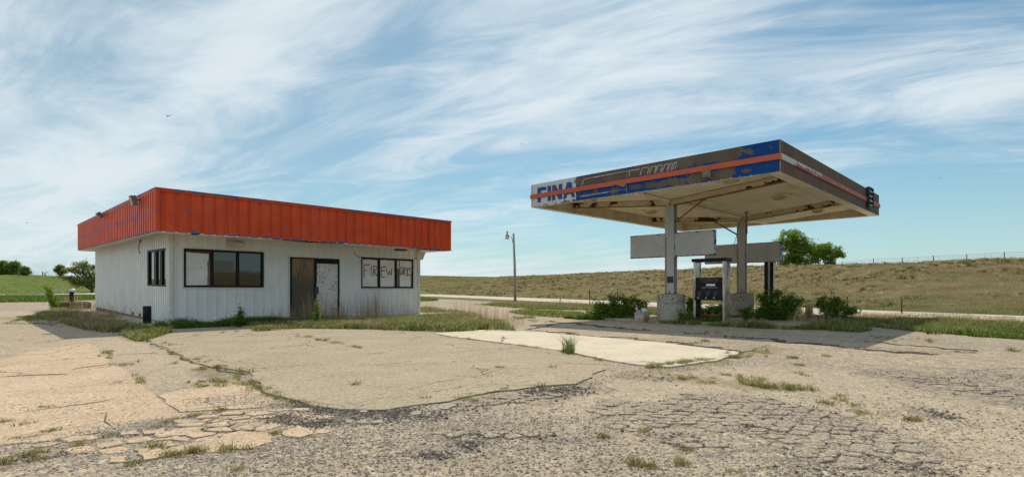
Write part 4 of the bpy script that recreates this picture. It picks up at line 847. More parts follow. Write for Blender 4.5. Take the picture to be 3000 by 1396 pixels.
# columns in the H shape with their round concrete footings
def mat_col():
    m = Mat('grey_painted_steel', .5, .4); x, y, z = m.sep(); c = m.mix(m.step(m.noise(1.5, 5, .6, co=m.map((1, 1, .3))), .3, .7), (.36, .385, .385), (.45, .47, .47))
    r = m.step(m.math('ADD', m.noise(5, 6, .7, co=m.map((1, 1, .45))), m.step(z, 1.35, 1.05, 0, .14)), .655, .665); c = m.mix(r, c, (.085, .045, .03))
    r2 = m.math('MULTIPLY', m.step(m.noise(1.2, 5, .6, co=m.map((1, 1, .35))), .40, .46), m.math('MULTIPLY', m.step(y, YV + .09, YV + .11), m.step(z, 3.3, 3.0))); c = m.mix(m.math('MULTIPLY', r2, .85), c, (.33, .17, .08)); m.color(c); m.set('Roughness', .5); return m.m
M_col = mat_col()
mcon = Mat('mottled_footing', .9, .2); cc = mcon.mix(mcon.step(mcon.noise(3, 5, .6), .3, .7), (.33, .305, .26), (.42, .39, .34)); x, y, z = mcon.sep()
cc = mcon.mix(mcon.step(mcon.math('ADD', mcon.noise(11, 8, .8), mcon.step(z, .4, 1.05, 0, .06)), .55, .62, 0, .75), cc, (.07, .064, .055)); cc = mcon.mix(mcon.step(mcon.noise(1.6, 4, .6), .55, .75, 0, .4), cc, (.28, .22, .15)); mcon.color(cc); mcon.bump(mcon.noise(9, 6, .7), .5, .015); M_foot = mcon.m
for i, bx in enumerate((P1X, P2X)):
    mb = MB().box(bx - .125, bx - .105, YV - .18, YV + .18, 1.0, 4.27).box(bx + .105, bx + .125, YV - .18, YV + .18, 1.0, 4.27).box(bx - .105, bx + .105, YV - .012, YV + .012, 1.0, 4.27).box(bx - .104, bx + .104, YV - .175, YV - .155, 1.0, 4.27) if False else MB().box(bx - .125, bx - .10, YV - .18, YV + .18, 1.0, 4.27).box(bx + .10, bx + .125, YV - .18, YV + .18, 1.0, 4.27).box(bx - .10, bx + .10, YV - .05, YV - .03, 1.0, 4.27)
    c_ = mb.build('column', M_col, can); MB().box(bx - .2, bx + .2, YV - .22, YV + .22, 1.035, 1.055).build('base_plate', M_rust, c_)
    r = .505; fz = [(r - .01, -.05), (r, .0), (r + .004, .3), (r, .66), (r - .006, .665), (r - .002, .69), (r, .7), (r - .002, 1.0), (r - .03, 1.03)]; ft = MB().lathe((bx, YV, 0), fz, 40).build('footing', M_foot, can)
if True:                                        # black sticker on the near column
    z0 = zat(828, 19.6); MB().box(P1X - .128, P1X - .1255, YV - .165, YV + .09, z0, z0 + .24).build('black_sticker', simple('black_sticker', (.05, .045, .045), (.4, .38, .38), 14, .6, hi=.75, lo=.68), can)
# braces
M_br = simple('yellow_rusty_pipe', (.36, .26, .11), (.26, .13, .05), 5, .7); M_br2 = simple('rusty_pipe', (.26, .10, .045), (.34, .22, .13), 3, .75, stretch=(1, 1, .4))
def brace(a, b, mat, r=.035):
    o = MB().tube([a, b], r, 8).build('brace', mat, can); b_ = Vector(b); MB().box(b_.x - .13, b_.x + .13, b_.y - .05, b_.y + .05, b_.z, b_.z + .04).build('bracket', M_rust, o)
brace((P1X, YV - .17, 3.66), (P1X + .05, YV - 1.2, 4.345), M_br); brace((P2X - .05, YV + .2, 3.70), (P2X - .05, YV + 1.25, 4.37), M_br)
a = w2l(((2188 - CX) / F * 23.95, 23.95), C0); b = w2l(((2187 - CX) / F * 23.2, 23.2), C0); brace((a[0], a[1], 3.68), (b[0], b[1], 4.50), M_br2)
a = w2l(((2166 - CX) / F * 24.3, 24.3), C0); b = w2l(((2150 - CX) / F * 23.9, 23.9), C0); MB().tube([(a[0], a[1], 4.2), ((a[0] + b[0]) / 2 + .03, (a[1] + b[1]) / 2, 3.65), (b[0], b[1], 3.15)], .012, 6).build('loose_cable', M_black, can)
# lamps under the deck
M_lens = simple('yellowed_lens', (.55, .47, .30), (.42, .34, .2), 4, .45, .4)
for row in (1.9, 7.35):
    for lx_ in (1.25, 5.75, 10.6):
        z = dz(row) - .01; plate_ = MB().box(lx_ - .28, lx_ + .28, row - .36, row + .36, z - .035, z + .02).build('lamp', M_faint, can)
        MB().rings([[(lx_ + a * .18, row + b * .24, z - .036) for a, b in ((-1, -.8), (-.8, -1), (.8, -1), (1, -.8), (1, .8), (.8, 1), (-.8, 1), (-1, .8))], [(lx_ + a * .17, row + b * .22, z - .10) for a, b in ((-1, -.8), (-.8, -1), (.8, -1), (1, -.8), (1, .8), (.8, 1), (-.8, 1), (-1, .8))], [(lx_ + a * .10, row + b * .14, z - .16) for a, b in ((-1, -.8), (-.8, -1), (.8, -1), (1, -.8), (1, .8), (.8, 1), (-.8, 1), (-1, .8))]]).build('lens', M_lens, plate_)
v_, z_ = cf(2075, 511); lb = MB().rings([[(-.02, v_ - .10, z_ + .08), (-.02, v_ + .13, z_ + .08), (-.02, v_ + .13, z_ - .10), (-.02, v_ - .10, z_ - .10)][::-1], [(-.20, v_ - .12, z_ + .10), (-.20, v_ + .12, z_ + .10), (-.14, v_ + .12, z_ - .08), (-.14, v_ - .12, z_ - .08)][::-1]]).build('spot_box', simple('lamp_box', (.20, .15, .10), (.3, .24, .17), 7), can)
MB().add([(-.205, v_ - .10, z_ + .085), (-.205, v_ + .10, z_ + .085), (-.147, v_ + .10, z_ - .065), (-.147, v_ - .10, z_ - .065)], [(0, 1, 2, 3), (3, 2, 1, 0)]).build('lens', simple('lamp_lens_pale', (.5, .46, .38), (.3, .26, .2), 10), lb)
# open sign box with bare tubes on the right face
M_navy = simple('navy_box', (.012, .018, .035), (.02, .03, .05), 5, .5); zt, zb = 5.37, 4.53; dp = .13
mb = MB(); 
for a in ((us0, us0 + .03, zb, zt), (us1 - .01, us1 + .03, zb, zt), (us0 + .03, us1 - .01, zt - .03, zt), (us0 + .03, us1 - .01, zb, zb + .03)): mb.box(a[0], a[1], -dp, -.006, a[2], a[3])
sb = mb.build('sign_box', M_navy, can); MB().box(us0 + .03, us1 - .01, -.02, -.008, zb + .03, zt - .03).build('backing', M_trim, sb)
for k in range(4): z = zb + .13 + k * .19; MB().tube([(us0 + .04, -.075, z), (us1 - .02, -.075, z)], .026, 10).build('light_tube', M_wb3, sb)
MB().box((us0 + us1) / 2 - .03, (us0 + us1) / 2 + .03, -.10, -.021, zb + .06, zt - .14).build('bracket', M_black, sb)

# islands
M_isl = mat_slab('island_concrete', (.36, .32, .26), (.44, .40, .33), .25, .4, 50)
def island(name, x0, x1, y0, y1, h):
    r = []
    for k in range(9): a = math.pi * k / 8; r.append((x1 - (x1 - x0) / 2 + math.cos(a) * (x1 - x0) / 2, y1 + math.sin(a) * (x1 - x0) / 2))
    for k in range(9): a = math.pi + math.pi * k / 8; r.append((x1 - (x1 - x0) / 2 + math.cos(a) * (x1 - x0) / 2, y0 + math.sin(a) * (x1 - x0) / 2))
    o = MB().prism(r, -.05, h).build(name, M_isl); o.location = (C0[0], C0[1], 0); o.rotation_euler = (0, 0, AX); o['kind'] = 'structure'
island('pump_island', P1X - .62, P1X + .62, .5, 8.4, .085); island('pump_island', P2X - .62, P2X + .62, 1.2, 8.2, .11)

# signboards across the columns
def mat_board(nm, seed):
    m = Mat(nm, .7, .3); x, y, z = m.sep(); c = m.mix(m.step(m.noise(2.2, 6, .65, co=m.map(loc=(seed, 0, 0))), .3, .7), (.40, .41, .40), (.48, .49, .475))
    c = m.mix(m.step(m.noise(8, 5, .7, co=m.map((1, 1, .15), loc=(seed, 0, 0))), .60, .75, 0, .5), c, (.62, .60, .57))
    e = m.math('ADD', m.step(m.math('ABSOLUTE', z), .36, .435), m.step(m.math('ABSOLUTE', y), 1.60, 1.70)); n = m.noise(4.2, 6, .65, co=m.map(loc=(seed + 2, 1, 4)))
    n = m.math('ADD', m.math('MULTIPLY', n, .55), m.math('MULTIPLY', m.noise(13, 5, .65, co=m.map(loc=(seed + 2, 1, 4))), .45)); c = m.mix(m.step(m.math('ADD', n, m.math('MULTIPLY', e, .17)), .635, .64), c, (.005, .05, .22))
    c = m.mix(m.math('MULTIPLY', m.step(z, -.415, -.425), m.step(m.noise(3, 3, .5), .42, .5)), c, (.36, .05, .03)); c = m.mix(m.step(m.noise(7, 5, .7, co=m.map(loc=(seed + 9, 5, 2))), .735, .74, 0, .9), c, (.05, .04, .04))
    if seed < 2:
        d = m.math('SQRT', m.math('ADD', m.math('POWER', m.math('DIVIDE', m.math('SUBTRACT', y, .88), .36), 2), m.math('POWER', m.math('DIVIDE', z, .21), 2))); c = m.mix(m.step(m.math('ABSOLUTE', m.math('SUBTRACT', d, 1.0)), .03, .012, 0, .5), c, (.12, .12, .12))
    m.color(c); return m.m
for i, (px_, lab, hw) in enumerate(((P1X, 'grey blank signboard with faint oval and blue chipped edge, across the near column', 1.67), (P2X, 'brownish blank signboard with blue chips at its right end, across the far column', 1.71))):
    X_, Y_ = l2w(px_, YV, C0); sg = empty('signboard', (X_, Y_, 2.83), AX, lab, 'sign', 'blank signboards on the canopy columns'); M_bd = mat_board('grey_signboard', i * 7.0)
    MB().bbox(-.095, .095, .19, hw, -.435, .435, .008).build('panel', M_bd, sg); MB().bbox(-.095, .095, -hw, -.21, -.435, .435, .008).build('panel', M_bd, sg)
    MB().box(-.10, .10, -.208, -.183, -.46, .44).build('hanger_strip', M_col, sg)

# ================================================================ dispenser
PX0, PY0 = w2l((7.2, 18.2), C0)
pm = empty('fuel_pump', (*l2w(PX0, PY0, C0), .085), AX, 'old three hose fuel pump with steel side posts, dark cabinet and no hoses', 'fuel pump')
def mat_steel():
    m = Mat('dirty_stainless', .2, .4, 1.0); x, y, z = m.sep(); n = m.noise(2.6, 5, .65, co=m.map((1, 1, .5))); m.color(m.mix(m.step(n, .42, .62), (.50, .48, .44), (.17, .13, .09))); m.set('Roughness', m.step(n, .35, .65, .22, .5)); m.set('Metallic', m.step(m.noise(4, 5, .6), .45, .62, 1.0, .75)); m.bump(m.noise(1.5, 3, .5), .35, .03); return m.m
M_steel = mat_steel(); M_cab = simple('navy_cabinet', (.008, .010, .018), (.016, .018, .026), 5, .5, .15); M_dk = simple('dark_boot', (.02, .021, .024), (.12, .13, .14), 10, .45, .4, lo=.5, hi=.75)
W_, D_ = 1.16, .50; PH = 2.08
for y0, y1 in ((.02, .10), (W_ - .10, W_ - .02)):
    p_ = MB().bbox(.02, D_ - .02, y0, y1, 0, PH, .008).build('post', M_steel, pm)
    if y0 > .5: MB().box(.08, D_ - .08, y0 - .012, y0 - .002, 0.02, 1.50).build('dark_lining', M_cab, p_)
MB().bbox(-.03, D_ + .03, -.03, W_ + .03, PH, PH + .11, .012).build('top_bar', M_cab, pm)
cb0, cb1 = .80, 1.53; ya, yb = .105, W_ - .105
cab = MB().rings([[(.05, ya, 1.10), (D_ - .05, ya, 1.10), (D_ - .05, yb, 1.10), (.05, yb, 1.10)], [(.05, ya, cb1), (D_ - .05, ya, cb1), (D_ - .05, yb, cb1), (.05, yb, cb1)]]).build('cabinet', M_cab, pm)
sk = MB().rings([[(-.06, ya, .74), (D_ + .06, ya, .74), (D_ + .06, yb, .74), (-.06, yb, .74)], [(.02, ya, 1.098), (D_ - .02, ya, 1.098), (D_ - .02, yb, 1.098), (.02, yb, 1.098)]])
sk = sk.build('nozzle_skirt', M_cab, cab)
for i in range(3):
    yc = yb - .17 - i * .28
    mb = MB().rings([[(.048 - .22 * (1.07 - z) - .012 - dd, yc - w_, z), (.048 - .22 * (1.07 - z) - .012 - dd, yc + w_, z), (.03 - .22 * (1.07 - z), yc + w_, z), (.03 - .22 * (1.07 - z), yc - w_, z)] for z, w_, dd in ((.80, .035, .02), (.88, .05, .05), (.96, .055, .03), (1.04, .085, .03), (1.06, .085, .01))])
    b_ = mb.build('nozzle_boot', M_dk, pm); MB().lathe((-.05, yc + .04, .815), [(.005, -.02), (.024, -.01), (.026, .01), (.01, .026)], 10).build('knob', M_trim, b_)
lb = MB().box(.040, .049, .52 - .16, .52 + .16, 1.235, 1.305).build('white_label', M_wb3, cab); MB().box(.040, .049, .25, .86, 1.155, 1.205).build('price_strip', simple('price_strip', (.20, .20, .19), (.04, .045, .06), 22, .6, bump=0, lo=.48, hi=.52), cab)
MB().box(.040, .049, .30, .84, 1.345, 1.375).build('text_strip', simple('text_strip', (.10, .10, .095), (.03, .035, .04), 40, .6, bump=0, lo=.48, hi=.52), cab)
MB().box(.042, .049, .24, .90, 1.39, 1.50).build('dark_display', simple('dark_display', (.03, .03, .032), (.05, .05, .05), 6, .3), cab)
q = MB().lathe((0, 0, 0), [(.052, 0), (.052, .006)], 20); q.v = [(.041 - p[2], .56 + p[0], 1.44 + p[1]) for p in q.v]; q.build('round_badge', simple('badge', (.13, .125, .11), (.06, .06, .055), 30, .5, bump=0, lo=.47, hi=.53), cab)
MB().box(.25, .31, .13, W_ - .13, .20, .235).build('pipe_rail', M_rust, pm)
for yk in (.28, .55, .82): MB().lathe((.28, yk, 0), [(.05, 0), (.05, .19), (.085, .2), (.085, .24), (.05, .25), (.035, .27), (.035, .33)], 12).build('pipe_stub', M_rust, pm)
# frame of the missing second pump
X_, Y_ = l2w(P2X, YV - 1.18, C0); fr_ = empty('pump_frame', (X_, Y_, .11), AX, 'pair of tall dark steel channels left from the missing second pump, behind the shrub', 'pump frame')
M_dkst = simple('dark_brown_steel', (.018, .013, .011), (.032, .025, .021), 4, .6, .15)
for y in (.12, -.10):
    p_ = MB().box(-.02, .12, y - .075, y + .075, 0, 2.30).build('post', M_dkst, fr_); MB().box(.0, .13, y - .088, y - .0755, 0, 2.30).build('pale_edge', M_trim, p_)
MB().box(.01, .11, -.16, .20, 2.301, 2.36).build('crossbar', M_dkst, fr_)

# ================================================================ yard objects
def place(name, px, py, lab, cat, z=0, rz=0, group=None):
    p = g(px, py, z); return empty(name, tuple(p), rz, lab, cat, group)
# tub of rubbish
tub = place('metal_tub', 1881, 942, 'small rusty white tub on the ground beside the shrub, left of the near footing', 'tub')
M_tub = simple('rusty_white_enamel', (.52, .50, .46), (.33, .15, .06), 2.6, .6, .4, lo=.47, hi=.58)
MB().rings([[(math.cos(a) * r, math.sin(a) * r * .9, z) for a in [2 * math.pi * k / 28 for k in range(28)]] for r, z in ((.24, 0), (.265, .04), (.275, .2), (.285, .33), (.295, .335), (.292, .35), (.27, .35), (.26, .27))], smooth=True).build('body', M_tub, tub)
def lump(name, c, s, mat, seed, lab=None, cat=None, parent=None):
    import bmesh
    bm = bmesh.new(); bmesh.ops.create_icosphere(bm, subdivisions=3, radius=1); r = np.random.default_rng(seed)
    for v in bm.verts:
        n = vnoise(np.array([v.co.x * 2 + 9]), np.array([v.co.y * 2 + v.co.z * 3 + 9]), .7, seed)[0]; v.co *= .75 + .5 * n; v.co = Vector((v.co.x * s[0], v.co.y * s[1], max(v.co.z, -.6) * s[2]))
    me = bpy.data.meshes.new(name); bm.to_mesh(me); bm.free(); me.polygons.foreach_set('use_smooth', [True] * len(me.polygons)); o = link_mesh(name, me, mat, parent); o.location = c; return tag(o, lab, cat)
mp = Mat('white_plastic_bag', .3, .5); mp.color((.60, .62, .64)); mp.bump(mp.noise(14, 5, .7), .8, .03); M_bag = mp.m; mp = Mat('lilac_plastic_bag', .35, .5); mp.color((.42, .33, .48)); mp.bump(mp.noise(14, 5, .7), .8, .03)
t0 = tub.location; lump('rubbish_bag', (t0.x + .10, t0.y, .40), (.14, .14, .11), M_bag, 4, 'round white rubbish bag on the right of the rusty tub', 'rubbish bag')
lump('rubbish_bag', (t0.x - .12, t0.y - .02, .36), (.10, .12, .08), mp.m, 6, 'lilac rubbish bag on the left of the rusty tub', 'rubbish bag')
lump('plastic_bottle', (t0.x - .19, t0.y + .03, .47), (.04, .04, .08), M_bag, 8, 'pale bottle sticking up at the left rim of the rusty tub', 'bottle')
# bollards, tyre
M_bol = simple('black_bollard', (.010, .010, .011), (.022, .019, .017), 4, .6, .15)
b1 = g(431, 956); o = MB().lathe((0, 0, 0), [(.118, -.05), (.118, .66), (.112, .665), (.10, .665), (.10, .60)], 24).build('bollard', M_bol); o.location = (b1.x, b1.y, 0); tag(o, 'black pipe bollard near the front corner of the shop', 'bollard', 'black pipe bollards')
ty = g(207, 904); tx, tyy = ty.x, ty.y + .1
o = MB().lathe((0, 0, 0), [(.11, 0), (.11, 1.05), (.105, 1.055), (.095, 1.055)], 20).build('bollard', M_bol); o.location = (tx - .02, tyy, 0); tag(o, 'black pipe bollard standing inside the big tyre with a white rag on top', 'bollard', 'black pipe bollards')
tr_ = empty('tractor_tyre', (tx, tyy, 0), 0, 'large old tyre lying flat around the far bollard', 'tyre'); mr_ = Mat('old_rubber', .85, .2); x, y, z = mr_.sep(); mr_.color(mr_.mix(mr_.step(mr_.noise(6, 5, .7), .35, .7), (.03, .027, .024), (.12, .10, .075))); mr_.bump(mr_.noise(20, 4, .6), .6, .02)
prof = [(.38, .03), (.44, .10), (.50, .0), (.80, -.02), (.90, .04), (.935, .12), (.935, .30), (.90, .38), (.80, .43), (.52, .42), (.44, .33), (.38, .36)]
mb = MB(); n = 72; mb.rings([[((r + (.02 if (k % 3 == 0 and r > .89) else 0)) * math.cos(2 * math.pi * k / n), (r + (.02 if (k % 3 == 0 and r > .89) else 0)) * math.sin(2 * math.pi * k / n), z) for k in range(n)] for r, z in prof + [prof[0]]], cap=False, smooth=True); mb.build('tyre', mr_.m, tr_)
lump('plastic_rag', (tx + .03, tyy, 1.12), (.17, .12, .13), M_bag, 12, 'crumpled white plastic on top of the far bollard', 'plastic rag')
# kerb block
p = g(2406, 939); kb = MB().bbox(-.42, .42, -.14, .14, -.02, .22, .02).build('kerb_block', simple('dark_block', (.07, .065, .065), (.20, .18, .16), 5, .9, lo=.45, hi=.8)); kb.location = (p.x + .1, p.y + .1, 0); kb.rotation_euler = (0, 0, R(-8)); tag(kb, 'dark concrete kerb block at the right end of the rear island', 'kerb block')
# fallen white mast and sheet scrap on the left verge
a, b = g(84, 868.5), g(284, 864.5); a.z = .25; b.z = .25; mb = MB().tube([a - Vector((a.x, a.y, 0)) if False else Vector((0, 0, .25)), Vector((b.x - a.x, b.y - a.y, .25))], [.13, .24], 12); o = mb.build('fallen_mast', simple('white_pole', (.60, .61, .60), (.45, .45, .43), 2, .5)); o.location = (a.x, a.y, 0); tag(o, 'long white pole lying on the grass verge, left of the shop', 'pole')
def scrap(px0, px1, py, h, lab, seed, mat):
    a, b = g(px0, py), g(px1, py); r = random.Random(seed); mb = MB(); L = b.x - a.x
    for i in range(4): x0 = L * i / 4 + r.uniform(0, .2 * L / 4); z0 = r.uniform(.05, h * .5); z1 = r.uniform(h * .4, h); mb.rings([[(x0, 0, z0), (x0 + L * .3, .5, z1), (x0 + L * .3, 1.8, z1 + .05), (x0, 1.4, z0 + .05)], [(x0, 0, z0 + .06), (x0 + L * .3, .5, z1 + .06), (x0 + L * .3, 1.8, z1 + .11), (x0, 1.4, z0 + .11)]])
    o = mb.build('metal_sheet', mat); o.location = (a.x, a.y, .04); return tag(o, lab, 'sheet metal', 'scrap sheets by the side road')
M_scrap = simple('pale_sheet', (.50, .53, .56), (.36, .36, .36), 2, .5); M_scrap2 = simple('grey_sheet', (.30, .29, .27), (.5, .48, .46), 2, .6); M_scrap3 = simple('dark_sheet', (.08, .09, .10), (.2, .2, .2), 2, .6)
scrap(136, 172, 862.5, 1.3, 'tilted bluish white sheet, leftmost in the scrap by the road', 1, M_scrap); scrap(173, 215, 862.5, .7, 'low grey and white rubble sheet in the middle of the scrap', 2, M_scrap2); scrap(226, 256, 862, .8, 'dark sheet at the right end of the scrap, left of the dark tree', 3, M_scrap3)
o = lump('litter', (*g(2754, 860.5)[:2], 0), (.3, .2, .12), M_bag, 3, 'scrap of white litter on the dry hillside', 'litter')
# yard light
lp = place('yard_light', 1508, 881, 'tall weathered wooden pole with one small lamp on a bent arm', 'lamp post'); Zp = lp.location.y; Hh = (883 - 685) * Zp / F
mw = simple('weathered_pole', (.27, .245, .21), (.36, .33, .29), 6, .9, stretch=(1, 1, .08)); MB().tube([(.05, 0, -.2), (0, 0, Hh * .5), (-.13, 0, Hh)], [.15, .13, .105], 12).build('pole', mw, lp)
xx = (1486 - 1508) * Zp / F; MB().tube([(-.2, 0, Hh - .95), (-.28, 0, Hh - .55), (-.42, 0, Hh - .33), (-.62, 0, Hh - .26), (xx, 0, Hh - .22)], .035, 8).build('arm', M_col, lp)
hd = MB().lathe((xx, 0, 0), [(.05, Hh - .02 + .28), (.09, Hh + .1), (.09, Hh - .1), (.15, Hh - .16), (.20, Hh - .34)][::-1], 16).build('lamp_head', simple('lamp_grey', (.30, .30, .29), (.2, .2, .2), 3, .5), lp)
MB().lathe((xx, 0, 0), [(.19, Hh - .60), (.215, Hh - .5), (.205, Hh - .345)], 16).build('lens', simple('pale_lens', (.6, .58, .5), (.5, .45, .38), 3, .3, .5), hd)
# steel T posts and fence posts
M_post = simple('green_rusty_post', (.07, .075, .05), (.14, .08, .045), 6, .8); M_postw = simple('grey_fence_post', (.11, .09, .07), (.17, .14, .11), 6, .9)
def tpost(px, base, top, lab, name='fence_post', mat=None, r=.03, grp='steel posts along the highway verge', tilt=0, ground=None, white=False):
    if ground is None: p = g(px, base); h = (base - top) * p.y / F
    else: p = Vector(ground); h = top
    o = MB().box(-r, r, -r * .3, r * .3, -.3, h).box(-r * .3, r * .3, r * .3, r * 1.6, -.3, h).build(name, mat or M_post); o.location = p; o.rotation_euler = (0, tilt, .4); tag(o, lab, 'post', grp); return o
tpost(1727.5, 894, 848, 'green steel post between the lamp post and the shrub'); tpost(1809, 893, 850, 'steel post rising just behind the top of the left shrub')
tpost(1639.5, 891, 871, 'short leaning rusty stake in the verge grass right of the lamp post', tilt=.12); tpost(2482.5, 900, 868, 'steel post just behind the rightmost shrub', r=.035)
tw = tpost(2642.5, 919, 868, 'thick steel post with white top standing alone in the right verge', r=.03); q = MB().box(-.032, .032, -.012, .052, 0, .14); q.build('white_cap', M_wood, tw).location = (0, 0, (919 - 868) * g(2642, 919).y / F - .12)
def crest(px, d0=10, d1=320):                   # highest visible ground point along a bearing
    dd = np.linspace(d0, d1, 1600); X = (px - CX) / F * dd; z = terrain(X, dd); k = ((z - CAMH) / dd)
    i = int(np.argmax(k)); return float(X[i]), float(dd[i]), float(z[i])
wire_pts = []
for i, (px, h, lab) in enumerate(((2467, 11, 'leftmost of the six wire fence posts on the hill, just right of the green tree'), (2559, 17, 'second wire fence post right of the green tree'), (2644, 18, 'third wire fence post right of the green tree'), (2735, 20, 'fourth wire fence post right of the green tree'), (2833, 20, 'fifth wire fence post on the ridge, among tall seed heads'), (2943, 22, 'rightmost wire fence post on the ridge, the tallest'))):
    X_, Y_, z_ = crest(px); Y2 = Y_ + 1.0; X2 = X_ + 1.0 * (px - CX) / F; z2 = float(terrain(X2, Y2)); h_ = h * Y2 / F + (z_ - z2) + .1
    tpost(0, 0, h_, lab, mat=M_postw, r=.035, grp='wire fence posts on the right ridge', ground=(X2, Y2, z2 - .05)); wire_pts.append((X2, Y2, z2 - .05, h_))
wp0 = wire_pts[0]; wpl = wire_pts[-1]; ext = (wpl[0] + (wpl[0] - wire_pts[-2][0]), wpl[1] + (wpl[1] - wire_pts[-2][1]), wpl[2] + .1, wpl[3]); wf = MB()
for f_ in (.35, .6, .8, .95): wf.tube([(a[0], a[1], a[2] + a[3] * f_) for a in wire_pts + [ext]], .009, 4)
tag(wf.build('fence_wire', M_postw), 'thin strands of wire strung between the ridge posts on the right', 'wire')
ii = 0
LP = [(80, 9, .14, 'thick dark post by the thin leafy tree, left of its pair'), (84.5, 8, .14, 'thick dark post by the thin leafy tree, right of its pair'), (102, 5, .05, 'thin post between the two groups of thick posts, left one'), (114, 5, .05, 'thin post between the two groups of thick posts, right one'),
      (128, 11.5, .16, 'leftmost and tallest of three dark posts on the green hill crest'), (132.5, 9, .14, 'middle of three dark posts on the green hill crest'), (137, 11, .14, 'rightmost leaning dark post of three on the green hill crest'), (145, 6, .05, 'thin post just right of the three dark posts'), (155, 6, .05, 'thin post left of the young tree on the crest'), (164, 6, .05, 'thin post under the left side of the young tree'), (194, 5, .05, 'thin post right of the young tree')]
for px, h, r, lab in LP:
    X_, Y_, z_ = crest(px); o = MB().tube([(0, 0, -.4), (.06 if 'leaning' in lab else 0, 0, h * Y_ / F * .5), (.5 if 'leaning' in lab else .02, 0, h * Y_ / F)], [r, r, r * .8], 7).build('fence_post', M_postw); o.location = (X_, Y_ - .5, z_); tag(o, lab, 'post', 'fence posts on the left hill')
# birds
for px, py, s, lab in ((494, 340, .55, 'small dark bird high in the sky above the shop'), (1531, 422, .35, 'tiny bird left of the canopy edge, in front of cloud'), (1024, 470, .3, 'tiny bird above the right half of the shop roof'), (2753, 522, .32, 'tiny bird in the blue right of the canopy'), (78, 653, .3, 'tiny bird low in the sky left of the shop roof')):
    Zb = 60.0; X_ = (px - CX) / F * Zb; z_ = CAMH + (HY - py) / F * Zb
    o = MB().add([(0, -.5 * s, 0), (.06 * s, 0, .06 * s), (-.06 * s, 0, .06 * s), (0, 0, -.06 * s), (0, .45 * s, 0), (.75 * s, .1 * s, .35 * s), (.3 * s, -.15 * s, .16 * s), (-.55 * s, .25 * s, -.1 * s), (-.3 * s, -.12 * s, .12 * s)], [(0, 1, 2), (0, 3, 1), (0, 2, 3), (4, 2, 1), (4, 1, 3), (4, 3, 2), (1, 6, 5), (5, 6, 1), (2, 7, 8), (8, 7, 2)]).build('bird', M_black); o.location = (X_, Zb, z_); tag(o, lab, 'bird', 'birds in the sky')

# ================================================================ vegetation
def blades(name, X, Y, Z, h, wd, lean, mat, seed, lab, cat='grass', bend=.5, ctr=None, rn=None):
    r = np.random.default_rng(seed); n = len(X); a = r.random(n) * 6.283; hh = h * (.40 + .75 * r.random(n)) * (.45 + 1.0 * vnoise(X, Y, .7, seed + 3)); ww = wd * (.6 + .8 * r.random(n))
    la = r.random(n) * 6.283; ll = lean * hh * (.2 + r.random(n)); lx_, ly_ = np.cos(la) * ll, np.sin(la) * ll
    if ctr is not None: lx_ += ctr[0]; ly_ += ctr[1]
    cx, sy = np.cos(a) * ww / 2, np.sin(a) * ww / 2
    def pt(f, s, k): return np.stack([X + lx_ * f ** 1.8 + s * cx * k, Y + ly_ * f ** 1.8 + s * sy * k, Z + hh * f * (1 - bend * lean * f * f * .6)], -1)
    V = np.stack([pt(0, -1, 1), pt(0, 1, 1), pt(.5, 1, .8), pt(.5, -1, .8), pt(1, 0, 0)], 1).reshape(-1, 3)
    T = np.array([[0, 1, 2], [0, 2, 3], [3, 2, 4]]); Fq = (T[None] + np.arange(n)[:, None, None] * 5).reshape(-1, 3)
    rn = r.random(n) if rn is None else rn
    o = np_mesh(name, V, Fq, mat, attrs={'rnd': np.repeat(rn, 5)}); o['kind'] = 'stuff'; return tag(o, lab, cat)
def scatter_poly(px, n, seed, z=0, clump=.0):
    poly = [tuple(g(*p)[:2]) for p in px]; r = np.random.default_rng(seed); xs = [p[0] for p in poly]; ys = [p[1] for p in poly]; X = []; Y = []; c = 0
    while c < n:
        x = r.uniform(min(xs), max(xs), n * 3); y = r.uniform(min(ys), max(ys), n * 3); k = inpoly(x, y, poly)
        if clump: k &= .45 * vnoise(x, y, .3, seed) + .55 * vnoise(x, y, 1.2, seed + 1) > clump * (.50 + .45 * r.random(n * 3))
        X.append(x[k]); Y.append(y[k]); c += k.sum()
    return np.concatenate(X)[:n], np.concatenate(Y)[:n]
def local_rect(O, x0, x1, y0, y1, n, seed, clump=0.0):
    r = np.random.default_rng(seed); x = r.uniform(x0, x1, n * 3); y = r.uniform(y0, y1, n * 3); X = O[0] + x * cA - y * sA; Y = O[1] + x * sA + y * cA
    k = .45 * vnoise(X, Y, .3, seed) + .55 * vnoise(X, Y, 1.2, seed + 1) > clump * (.50 + .45 * r.random(n * 3)); X, Y = X[k][:n], Y[k][:n]; return X, Y
GREEN = [(0, (.08, .14, .02)), (1, (.50, .42, .26)), (.35, (.14, .21, .03)), (.65, (.21, .26, .05)), (.82, (.40, .34, .18))]
LUSH = [(0, (.055, .12, .014)), (1, (.30, .29, .10)), (.5, (.10, .19, .022)), (.8, (.15, .23, .04))]
DRY = [(0, (.08, .085, .02)), (1, (.60, .50, .33)), (.22, (.16, .16, .045)), (.45, (.26, .215, .09)), (.7, (.37, .295, .155))]
STALK = [(0, (.32, .19, .09)), (1, (.60, .46, .30)), (.5, (.46, .31, .17))]
MG, ML, MD, MS = grass_mat('green_grass', GREEN), grass_mat('lush_grass', LUSH), grass_mat('dry_grass', DRY, .4), grass_mat('dry_stalks', STALK, .35)
